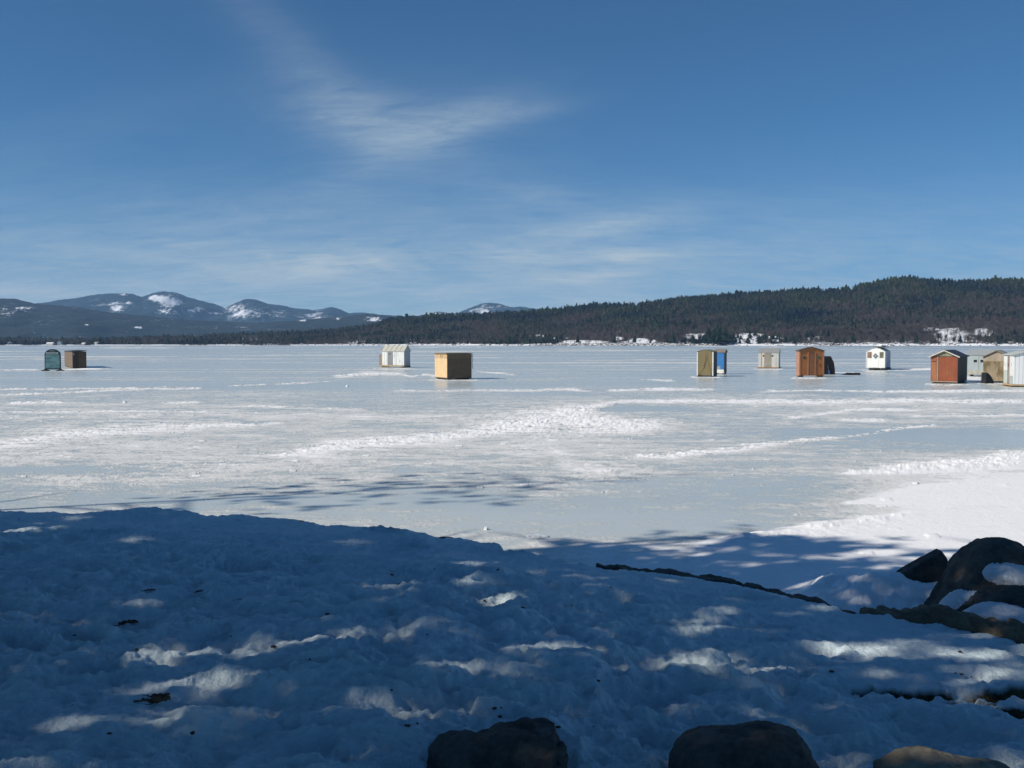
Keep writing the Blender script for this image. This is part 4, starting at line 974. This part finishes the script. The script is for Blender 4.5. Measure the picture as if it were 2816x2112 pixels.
def strip(name, top, bot, Y0, depth, mat, label, seed, rough=.012, tip=70, hk=.85):
    """low rock ledge along the far lip of the bank"""
    n = 260; t = np.linspace(0, 1, n); tp = np.array(top, float); bt_ = np.array(bot, float)
    xs_ = np.interp(t, [0, 1], [tp[0, 0], tp[-1, 0]]); yt = np.interp(xs_, tp[:, 0], tp[:, 1]); yb_ = np.interp(xs_, bt_[:, 0], bt_[:, 1])
    ctr, half_, = [], []
    V = []; nc = 22
    for i in range(n):
        u = (xs_[i]-1408)/F; yy = float(edge_y(u))+Y0
        a, b = at(xs_[i], yt[i], yy), at(xs_[i], yb_[i], yy)
        zc = b.z; h_ = max(a.z-b.z, .004)*hk; e = min(1, i/tip, (n-1-i)/40)**.7*(.6+1.0*abs(pn(np.array([i*.045+seed]), np.array([.3]), seed)[0]))
        for j in range(nc):
            an = 2*np.pi*j/nc; cx_, cz_ = np.cos(an), np.sin(an)
            r1 = np.sign(cx_)*abs(cx_)**.75; r2 = np.sign(cz_)*abs(cz_)**.75
            V.append((a.x, yy+depth*.5*(1+r1)*(.12+.88*min(1, e)), zc+(h_ if r2 > 0 else .25)*r2*(.15+.85*e)))
    V = np.array(V); d_ = fbm(V[:, 0]*6+seed, V[:, 1]*6+V[:, 2]*9, 5, seed, .6)
    V[:, 2] += d_*rough*2.5+.5*rough*fbm(V[:, 0]*1.7, V[:, 0]*0+seed, 3, seed+7); V[:, 1] += fbm(V[:, 0]*3+seed, V[:, 2]*5, 3, seed+2)*rough*4
    i = np.arange(n*nc).reshape(n, nc); j = np.roll(i, -1, 1)
    fs = np.stack([i[:-1].ravel(), i[1:].ravel(), j[1:].ravel(), j[:-1].ravel()], 1)
    me = npmesh(name, V, fs, mat)
    return tag(me, label, 'rock ledge')
strip('rock_ledge', [(1640, 1549), (1700, 1552), (1760, 1568), (1850, 1582), (1930, 1594), (2000, 1598), (2100, 1620), (2200, 1644), (2300, 1664), (2340, 1684), (2370, 1692)],
      [(1640, 1552), (1700, 1562), (1740, 1578), (1850, 1592), (1930, 1602), (1985, 1622), (2100, 1640), (2200, 1662), (2260, 1682), (2340, 1692), (2370, 1696)], .02, .3, M_ROCK,
      'long thin dark rock ledge along the lip of the snowy bank', 41, .013)
strip('rock_ledge', [(2370, 1690), (2420, 1682), (2480, 1676), (2540, 1672), (2590, 1668), (2640, 1676), (2680, 1690), (2720, 1697), (2760, 1704), (2816, 1710), (2950, 1722)],
      [(2370, 1696), (2420, 1698), (2480, 1708), (2540, 1716), (2590, 1714), (2640, 1716), (2680, 1732), (2720, 1742), (2760, 1740), (2816, 1752), (2950, 1780)], .0, .35, M_ROCK2,
      'brown rock ledge lying in front of the arched boulder at the right edge', 47, .014, 45, .6)
for (pts_, yy, sd_, lb) in [([(1020-0, 0)], 0, 0, '')][:0]: pass
# thin dark chips of rock at the crest
for i, (px, py, w_, h_) in enumerate([(790, 1428, 46, 4), (1225, 1476, 36, 3)]):
    u = (px-1408)/F; yy = float(edge_y(u))-.02; p = at(px, py, yy); k = yy/F
    o = blob('rock', M_ROCK, (0, 0, 0), (w_*k, .10, h_*k*.7+.018), 60+i, amp=.3, n=12); o.location = (p.x, p.y, p.z-.03)
    tag(o, ['sliver of dark rock showing at the crest of the bank, left of centre', 'thin sliver of dark rock on the crest below the plywood box', 'smallest sliver of dark rock just left of the long ledge'][i], 'rock')
# snow lying on the arched boulder: a crust that follows the stone and thins out at its edges
def snow_on(rk, blobs_, thick, seed, label):
    me = rk.data; n = len(me.vertices); co = np.empty(n*3, np.float32); me.vertices.foreach_get('co', co); co = co.reshape(-1, 3).astype(float)
    no = np.empty(n*3, np.float32); me.vertices.foreach_get('normal', no); no = no.reshape(-1, 3)
    w = co+np.array(rk.location); px, py = proj(w[:, 0], w[:, 1], w[:, 2]); m = np.full(n, -9.0)
    for (a, b_, c_, d_, an) in blobs_:
        ca, sa = math.cos(R(an)), math.sin(R(an)); p = (px-a)*ca+(py-b_)*sa; q_ = -(px-a)*sa+(py-b_)*ca
        m = np.maximum(m, 1.0-((p/c_)**2+(q_/d_)**2))
    m = m+.38*fbm(w[:, 0]*5+seed, w[:, 2]*7, 5, seed, .6); m = np.where(no[:, 1] > .25, -1, m)
    th = thick*np.clip(m, 0, .8)**.6*(1+.5*fbm(w[:, 0]*4, w[:, 2]*4+w[:, 1], 3, seed+1))-.012
    v = co+no*th[:, None]; v[:, 2] -= .25*np.clip(th, 0, 1)
    vi = np.empty(len(me.polygons)*4, np.int32); me.polygons.foreach_get('vertices', vi); vi = vi.reshape(-1, 4)
    keep = (m[vi] > -.05).any(1) & (no[vi][:, :, 1] < .3).all(1)
    f = vi[keep]; used = np.unique(f); mp = np.zeros(n, int); mp[used] = np.arange(len(used))
    o = npmesh('snow_patch', v[used], mp[f], M_SNOW2); o.location = rk.location
    return tag(o, label, 'snow')
arch = [o for o in bpy.data.objects if o.get('label', '').startswith('largest dark boulder')][0]
snow_on(arch, [(2775, 1580, 78, 34, 8), (2870, 1590, 80, 46, 0)], .06, 71, 'upper snow patch resting in the hollow of the arched boulder')
snow_on(arch, [(2618, 1662, 60, 30, -42), (2672, 1652, 44, 30, 0)], .05, 73, 'lower snow patch on the left foot of the arched boulder')
p = at(2756, 1712, 6.75); o = blob('snow_patch', M_SNOW2, (0, 0, 0), (.26, .25, .13), 75, amp=.12, n=30); o.location = p
tag(o, 'bluish snow mound between the low dark boulder and the brown ledge', 'snow')
# loose chunks of snow and ice on the lake
for (px, py, w_, h_, lb) in [(1337, 1452, 7, 9, 'single small white chunk of ice on the lake close below the centre'), (1480, 1474, 34, 5, 'long flat white slab of ice lying at the foot of the bank'), (2446, 1424, 14, 5, 'white chunk of snow at the upper edge of the bright shore snow'),
                             (2518, 1328, 10, 6, 'small white chunk just below the large white drift at right'), (955, 1061, 4, 5, 'tiny white lump on the ice below the ribbed metal shanty'), (344, 1105, 6, 5, 'tiny white lump on the ice at left, in front of the brown box shanty')]:
    p = gp(px, py+h_*.5, 0); k = p.y/F
    o = blob('snow_chunk', M_SNOW2, (0, 0, 0), (w_*k, w_*k*.8, h_*k), int(px) % 50, amp=.45, fq=1.8, n=14); o.location = p; tag(o, lb, 'snow chunk')

# ------------------------------------------------------------------ leaves and litter on the snow
ml = Mat('dead_leaf'); ml.color(ml.mix(ml.ramp(ml.noise(30, 4), .35, .65), (.06, .030, .016), (.15, .075, .035))); ml.rough(.8); M_LEAF = ml.m
def on_bank(px, py):
    p = gp(px, py, .8)
    for _ in range(6): z = bank_h(p.x, p.y); p = gp(px, py, z)
    return p
def leaf(px, py, L, rz, curl, label, group, seed, name='dead_leaf'):
    p = on_bank(px, py); r = np.random.default_rng(seed); o = empty(name, p+Vector((0, 0, .004)), R(rz), label, 'leaf', group)
    n = 25; ts_2 = np.linspace(0, 1, n); V, Fc = [], []
    for i, t in enumerate(ts_2):
        w = L*.24*math.sin(math.pi*min(1, t*.9+.06))**.7*(.72+.28*abs(math.cos(t*math.pi*3.4)))
        for k in (-1, -.5, 0, .5, 1):
            z = abs(k)**1.6*w*curl+.25*L*(t-.5)**2*curl+.006*r.normal()*L*3
            V.append(((t-.5)*L, k*w*(1-.35*curl*abs(k)), z+.004))
    for i in range(n-1):
        for k in range(4): Fc.append((i*5+k, i*5+k+1, (i+1)*5+k+1, (i+1)*5+k))
    b = npmesh('blade', V, Fc, M_LEAF, o); md = b.modifiers.new('thickness', 'SOLIDIFY'); md.thickness = .0012
    MB().tube([(-.5*L-.3*L, .03*L, .10*L), (-.62*L, .01*L, .03*L), (-.5*L, 0, .03*L*1), (.45*L, 0, .012)], [.0022, .0022, .002, .001], 5).build('stalk', M_LEAF, o)
    return o
leaf(418, 1938, .15, 18, .9, 'largest curled brown dead leaf, on the shaded snow at lower left', 'dead leaves on the snow', 1)
leaf(442, 1930, .10, 60, 1.1, 'smaller curled leaf overlapping the right end of the largest brown leaf', 'dead leaves on the snow', 2)
leaf(352, 1720, .10, 30, .9, 'dark curled leaf left of the middle of the shaded bank', 'dead leaves on the snow', 3)
leaf(368, 1716, .07, -30, .9, 'small dark leaf touching the right side of the dark curled leaf', 'dead leaves on the snow', 4)
leaf(660, 1655, .05, 0, .9, 'little dark leaf on the smooth snow above the left hollows', 'dead leaves on the snow', 5)
leaf(548, 1631, .05, 40, .8, 'little dark leaf at upper left of the bank, left of the other small ones', 'dead leaves on the snow', 6)
leaf(412, 1627, .07, 10, .3, 'flat brownish leaf at the upper left of the bank', 'dead leaves on the snow', 7)
proto_bit = None
bits = [(420, 1475), (405, 1480), (752, 1780), (635, 1752), (900, 1690), (852, 1815), (1370, 1568), (1195, 1566), (1097, 1608), (1175, 1747), (1332, 1653), (1438, 1673), (1680, 1617), (1643, 1875), (1077, 1900), (1120, 1998), (1148, 1992), (1360, 1950), (1378, 1948),
        (1360, 1974), (1372, 1972), (1634, 2000), (2287, 1848), (2165, 1838), (2640, 1794), (2628, 1853), (2645, 1856), (2671, 1863), (300, 2020), (112, 2106), (205, 1749), (375, 1788), (53, 1428), (1078, 1582), (1572, 1667), (1535, 2002), (1790, 1950), (95, 1862), (530, 2018), (950, 1770)]
for i, (px, py) in enumerate(bits):
    p = on_bank(px, py)
    if proto_bit is None: proto_bit = blob('bark_bit', M_LEAF, (0, 0, 0), (.0075, .006, .004), 5, amp=.9, fq=2.5, n=9)
    o = proto_bit if i == 0 else proto_bit.copy()
    if i: COL.objects.link(o)
    o.location = p+Vector((0, 0, .004)); o.rotation_euler = (0, 0, i*1.7); s_ = .6+((i*13) % 9)/9*.9; o.scale = (s_*1.3, s_, s_)
    tag(o, 'tiny dark bit of bark or seed lying on the shaded snow', 'litter', 'tiny bits of litter on the snow')
# grass showing through
gv, gf = [], []
gm_ = (soil > .6); gi = np.argwhere(gm_)
r_ = np.random.default_rng(5); sel = gi[r_.integers(0, len(gi), 5200)]
for (a, b) in sel:
    x, y, z = xb[a, b]+r_.normal()*.004, yb[a, b]+r_.normal()*.008, zb[a, b]; an = r_.uniform(0, 6.28); l = r_.uniform(.004, .016); ln = r_.uniform(.3, 1.3)
    d = np.array([math.cos(an), math.sin(an)]); w = .0016; k = len(gv)
    gv += [(x-d[1]*w, y+d[0]*w, z-.004), (x+d[1]*w, y-d[0]*w, z-.004), (x+d[0]*l*ln*.5, y+d[1]*l*ln*.5, z+l*.7), (x+d[0]*l*ln, y+d[1]*l*ln, z+l*.8)]
    gf += [(k, k+1, k+2), (k+2, k+1, k+3)]
mgz = Mat('winter_grass'); mgz.color(mgz.mix(mgz.ramp(mgz.noise(25, 3), .35, .65), (.05, .055, .018), (.14, .12, .05))); mgz.rough(.8)
tag(npmesh('grass', gv, gf, mgz.m, smooth=False), 'matted olive winter grass showing where the snow has melted', 'grass', kind='stuff')

# ------------------------------------------------------------------ pines beside the viewer shade the bank; those added behind block sky light
LIT = [  # sunlit gaps seen on the bank: (x, y, rx, ry, angle, light) in 2212-wide photo pixels
    (70, 1166, 95, 7, -7, .8), (130, 1146, 80, 6, -9, .6), (200, 1152, 90, 6, -3, .5), (190, 1212, 40, 6, -20, .35), (400, 1114, 70, 5, 2, .6), (300, 1190, 60, 5, -14, .35), (430, 1140, 60, 6, 0, .35),
    (210, 1474, 110, 8, 0, .7), (620, 1480, 170, 14, -8, .45), (430, 1558, 62, 26, 10, .9), (480, 1578, 30, 20, -40, .9), (620, 1552, 120, 12, -12, .6), (560, 1500, 110, 16, -6, .4), (350, 1440, 70, 4, -6, .3),
    (560, 1436, 150, 5, -5, .5), (760, 1422, 120, 6, -20, .35), (90, 1630, 140, 8, -12, .4), (230, 1625, 110, 12, -4, .3), (1150, 1413, 105, 7, 1, .9), (1290, 1398, 90, 11, 4, .95), (1445, 1388, 75, 12, -2, 1.0), (1400, 1404, 200, 4, 3, .6),
    (870, 1402, 55, 7, -12, .6), (900, 1396, 90, 8, -6, .4), (840, 1506, 45, 5, -25, .7), (830, 1530, 110, 14, -8, .3), (780, 1550, 60, 14, 0, .45), (1010, 1540, 70, 14, -8, .35), (980, 1575, 70, 14, 0, .3),
    (1260, 1330, 75, 5, 6, .45), (1430, 1338, 120, 5, -6, .6), (1300, 1345, 60, 4, 0, .3), (1080, 1318, 60, 8, 0, .25), (1700, 1356, 150, 6, -6, .8), (1640, 1362, 110, 4, -3, .5), (1900, 1352, 160, 8, -2, .75), (1850, 1370, 110, 8, 4, .4),
    (2060, 1402, 60, 12, 2, .9), (2150, 1395, 60, 8, 10, .5), (2000, 1366, 110, 8, 4, .4), (2080, 1345, 55, 12, 4, .9), (2180, 1352, 40, 8, 5, .5), (2110, 1535, 110, 10, -14, .75), (2020, 1565, 120, 9, -14, .4),
    (2180, 1530, 70, 16, -20, .5), (1930, 1635, 90, 14, -12, .6), (2020, 1645, 110, 18, 5, 1.0), (2120, 1600, 70, 8, 20, .35), (1480, 1578, 55, 12, -14, .6), (1360, 1590, 80, 10, -6, .3), (1620, 1520, 90, 7, -6, .35), (1480, 1520, 70, 5, -4, .3),
    (1880, 1430, 120, 6, 3, .25), (1620, 1450, 120, 6, 3, .2), (1200, 1480, 140, 8, 3, .2), (1100, 1455, 60, 6, 0, .3), (1800, 1545, 60, 6, 0, .2), (180, 1440, 60, 4, 0, .2), (1700, 1400, 60, 4, 0, .2)]
GAP_ICE = [  # light falling between the shadows on the lower shore, same units
    (1330, 1165, 120, 10, 5, 1), (1550, 1165, 90, 9, -10, .9), (1950, 1196, 190, 9, -5, .9), (2100, 1210, 150, 8, -4, .6), (1500, 1200, 130, 8, -4, .35), (1700, 1225, 120, 6, -4, .3), (1770, 1280, 60, 8, 0, .7), (1900, 1283, 110, 8, 2, .7), (2030, 1280, 70, 8, 0, .6), (1640, 1212, 100, 5, -5, .3), (1960, 1230, 130, 6, -3, .3)]
def ell(px, py, lst):
    x = px/M2212; y = py/M2212; m = np.zeros_like(x)
    for (a, b, c_, d_, an, st) in lst:
        ca, sa = math.cos(R(an)), math.sin(R(an)); p = (x-a)*ca+(y-b)*sa; q_ = -(x-a)*sa+(y-b)*ca
        m = np.maximum(m, st*np.exp(-((p/(c_*1.15))**2+(q_/(d_*1.3))**2)**1.5))
    return m
SX, SY, SK = -S.x/S.z, -S.y/S.z, None       # ground shift of a shadow per metre of height
def light_at(P3):
    """wanted share of sunlight where the shadow of point P3 falls, and whether that place matters"""
    zbk = .72; qx = P3[:, 0]+SX*(P3[:, 2]-zbk); qy = P3[:, 1]+SY*(P3[:, 2]-zbk); u = qx/np.maximum(qy, .5)
    onb = (qy < edge_y(u)) & (qy > .5); px, py = proj(qx, np.maximum(qy, .6), np.full_like(qx, zbk))
    Lb = ell(px, py, LIT)
    ix = P3[:, 0]+SX*P3[:, 2]; iy = P3[:, 1]+SY*P3[:, 2]; pxi, pyi = proj(ix, np.maximum(iy, .6), np.zeros_like(ix))
    lim = np.interp(pxi/M2212, [0, 550, 785, 1020, 1150, 1230, 1330, 1430, 1600, 1750, 2000, 2212, 2500], [1115, 1130, 1165, 1195, 1195, 1176, 1172, 1150, 1160, 1168, 1183, 1208, 1240])
    shade = sstep(pyi/M2212, lim-6, lim+10)
    Li = 1-shade*(1-ell(pxi, pyi, GAP_ICE))
    # faint branch shadows farther out on the ice
    st = 0
    for (a, b, c_, d_, an, s0_) in [(760, 1052, 300, 15, -4, .34), (1130, 1060, 260, 15, -5, .34), (900, 1078, 320, 12, -4, .3), (600, 1072, 200, 7, 0, .25), (1400, 1158, 190, 7, -6, .45), (1300, 1075, 200, 5, -4, .18), (500, 1090, 300, 5, -3, .22), (1950, 1172, 140, 4, -5, .35), (2080, 1220, 100, 5, -4, .4)]:
        st = np.maximum(st, ell(pxi, pyi, [(a, b, c_, d_, an, s0_)]))
    Li = np.minimum(Li, 1-st)
    vis = (qy > .5)
    al = qx*.94+qy*.34; ac = -qx*.34+qy*.94
    Lb = np.maximum(Lb, .34*sstep(fbm(al*.8, ac*3.0, 4, 611, .6), .10, .45)*sstep(py, 1560, 1760))
    return np.where(onb, Lb, Li), onb, qx, qy
TREES = [(-9.0, 2.0, 4.8, 12.5, 3.6), (-13, 5.2, 5, 13.5, 3.7), (-7.2, -2.2, 4.6, 11.5, 3.4), (-12, -2.5, 5.5, 14.5, 3.8), (-17.5, 3.0, 6, 16, 3.9), (-18.0, 10.2, 6, 17, 3.7), (-10.5, 7.4, 4.8, 11, 3.0), (-5.5, -6.0, 5, 13, 3.4), (-10.5, -7, 6, 16, 3.9), (-21, -2, 8, 19, 4.0), (-8.0, 5.6, 5, 13.5, 3.3), (0.5, -7.5, 4, 15, 4.2), (6.5, -9, 4, 16, 4.6), (12.5, -6.5, 4, 15, 4.2), (4, -15, 4, 19, 5.0)]  # last four are unseen, added to block sky light and deepen the bank's shade
def inside(P3):
    best = np.full(len(P3), 9.0); idx = np.zeros(len(P3), int)
    for k, (tx, ty, z0_, z1_, r) in enumerate(TREES):
        t = (P3[:, 2]-z0_)/(z1_-z0_); prof = np.where((t >= 0) & (t <= 1), r*(1-np.clip(t, 0, 1)**1.6*.85)*np.clip(t*6+.45, 0, 1), .001)
        d = np.hypot(P3[:, 0]-tx, P3[:, 1]-ty)/np.maximum(prof, .001)
        k2 = d < best; best = np.where(k2, d, best); idx = np.where(k2, k, idx)
    return best, idx
def clear_of_view(P3):
    return ~((P3[:, 1] > -.5) & (np.abs(P3[:, 0]) < (P3[:, 1]+1.0)*.62+.4) & (P3[:, 2] < EYE+1.4+.55*np.abs(P3[:, 1])))
tg = np.random.default_rng(99)
NQ = 88000
hq = tg.uniform(4.6, 16, NQ); Q = np.stack([tg.uniform(-9, 9, NQ), tg.uniform(.8, 18, NQ)], 1)
P3 = np.stack([Q[:, 0]-SX*(hq-.72), Q[:, 1]-SY*(hq-.72), hq], 1)
bd, bi = inside(P3); ok_ = (bd < 1.12) & clear_of_view(P3)
L_, onb_, qx_, qy_ = light_at(P3)
od = -np.log(np.clip(L_, .012, 1))                         # wanted optical depth
sunny = (L_ > .9)
w_ = np.clip(od/4.4, 0, 1)
ok_ &= tg.random(NQ) < w_
P3 = P3[ok_]; bi = bi[ok_]
# crowns are also leafy where their shade falls outside the picture
NX = 17000; kk = tg.integers(0, len(TREES), NX); TA = np.array(TREES)
hz = TA[kk, 2]+(TA[kk, 3]-TA[kk, 2])*tg.random(NX); an = tg.random(NX)*6.283; rr = np.sqrt(tg.random(NX))*TA[kk, 4]
PX3 = np.stack([TA[kk, 0]+rr*np.cos(an), TA[kk, 1]+rr*np.sin(an), hz], 1); b2, i2 = inside(PX3); L2, o2, qx2, qy2 = light_at(PX3)
inpic = (qy2 > 2) & (np.abs(qx2/np.maximum(qy2, 1)) < .75)
k2 = (b2 < 1) & clear_of_view(PX3) & (~inpic)
P3 = np.concatenate([P3, PX3[k2]]); bi = np.concatenate([bi, i2[k2]])
print('clumps', len(P3), np.bincount(bi))
mn = Mat('pine_needles'); mn.color(mn.mix(mn.ramp(mn.noise(3, 3), .35, .65), (.018, .035, .014), (.045, .075, .028))); mn.rough(.7); M_NEED = mn.m
TL = ['tall pine standing just left of the viewpoint, its shade over the bank', 'pine on the bank left of the viewpoint, behind the nearest one', 'pine close behind the viewpoint on its left', 'second pine behind the viewpoint, farther left', 'tall pine farther left along the bank', 'pine farthest along the shore to the left',
      'slim pine on the lip of the bank to the left', 'pine directly behind the viewpoint', 'tall pine well behind the viewpoint on the left', 'tallest pine, far behind on the left', 'pine at the left whose shade reaches the shore boulders', 'broad unseen pine added behind the viewpoint to block sky light', 'broad unseen pine added at the back right to block sky light', 'unseen pine added at the right, back from the shore, to block sky light', 'tall broad unseen pine added well behind to block sky light']
for k, (tx, ty, z0_, z1_, r) in enumerate(TREES):
    o = empty('pine_tree', (tx, ty, .5), 0, TL[k], 'tree', 'pines beside the viewpoint')
    rl = np.random.default_rng(200+k); H_ = z1_-.5
    MB().tube([(0, 0, -.6), (.02, .03, 1), (.06, -.05, H_*.45), (.02, .02, H_*.75), (0, 0, H_*.98)], [a_*(.4 if k == 5 else 1) for a_ in (.27, .2, .15, .08, .02)], 12).build('trunk', M_BARK, o, smooth=True)
    for q_ in range(16):
        z = z0_-.5+(H_-z0_+.5)*(q_+.3)/16.5; a = rl.random()*6.28+q_*2.4; t = (z+.5-z0_)/(z1_-z0_); l = r*(1-max(t, 0)**1.6*.85)*rl.uniform(.6, .95)
        tip = Vector((l*math.cos(a), l*math.sin(a), z+l*.12))
        MB().tube([(0, 0, z-.1), tuple(Vector((0, 0, z)).lerp(tip, .5)+Vector((0, 0, .06))), tuple(tip)], [.045, .03, .01], 6).build('limb', M_BARK, o, smooth=True)
    c = P3[bi == k]-np.array([tx, ty, .5]); n = len(c)
    # each clump: three crossed needle sprays
    VV = []
    for rep in range(2):
        d1 = rl.normal(size=(n, 3)); d1 /= np.linalg.norm(d1, axis=1)[:, None]; d2 = np.cross(d1, rl.normal(size=(n, 3))); d2 /= np.linalg.norm(d2, axis=1)[:, None]
        sz = rl.uniform(.09, .19, (n, 1)); cc = c+rl.normal(size=(n, 3))*.05
        VV.append(np.stack([cc-d1*sz, cc+d2*sz*.55, cc+d1*sz, cc-d2*sz*.55], 1))
    VV = np.concatenate(VV); npmesh('crown', VV.reshape(-1, 3), np.arange(len(VV)*4).reshape(-1, 4), M_NEED, o, smooth=False)

# ------------------------------------------------------------------ haze over the lake
HAZE = 3.6e-5
hb = MB().box(-16000, 16000, -300, 20500, -7, 1250).build('haze', None, None) if False else None
me = bpy.data.meshes.new('haze'); mb_ = MB().box(-16000, 16000, -300, 20500, -9, 1250); me.from_pydata(mb_.v, [], mb_.f)
ho = bpy.data.objects.new('haze', me); COL.objects.link(ho)
hm = bpy.data.materials.new('haze'); hm.use_nodes = True; hm.node_tree.nodes.clear()
on = hm.node_tree.nodes.new('ShaderNodeOutputMaterial'); pv = hm.node_tree.nodes.new('ShaderNodeVolumePrincipled')
pv.inputs['Color'].default_value = (.36, .63, 1, 1); pv.inputs['Density'].default_value = HAZE; pv.inputs['Anisotropy'].default_value = 0
hm.node_tree.links.new(pv.outputs[0], on.inputs['Volume']); me.materials.append(hm)
import bmesh as _b
bm = _b.new(); bm.from_mesh(me); _b.ops.recalc_face_normals(bm, faces=bm.faces); bm.to_mesh(me); bm.free()
tag(ho, 'thin blue winter haze over the lake', 'haze', kind='stuff')
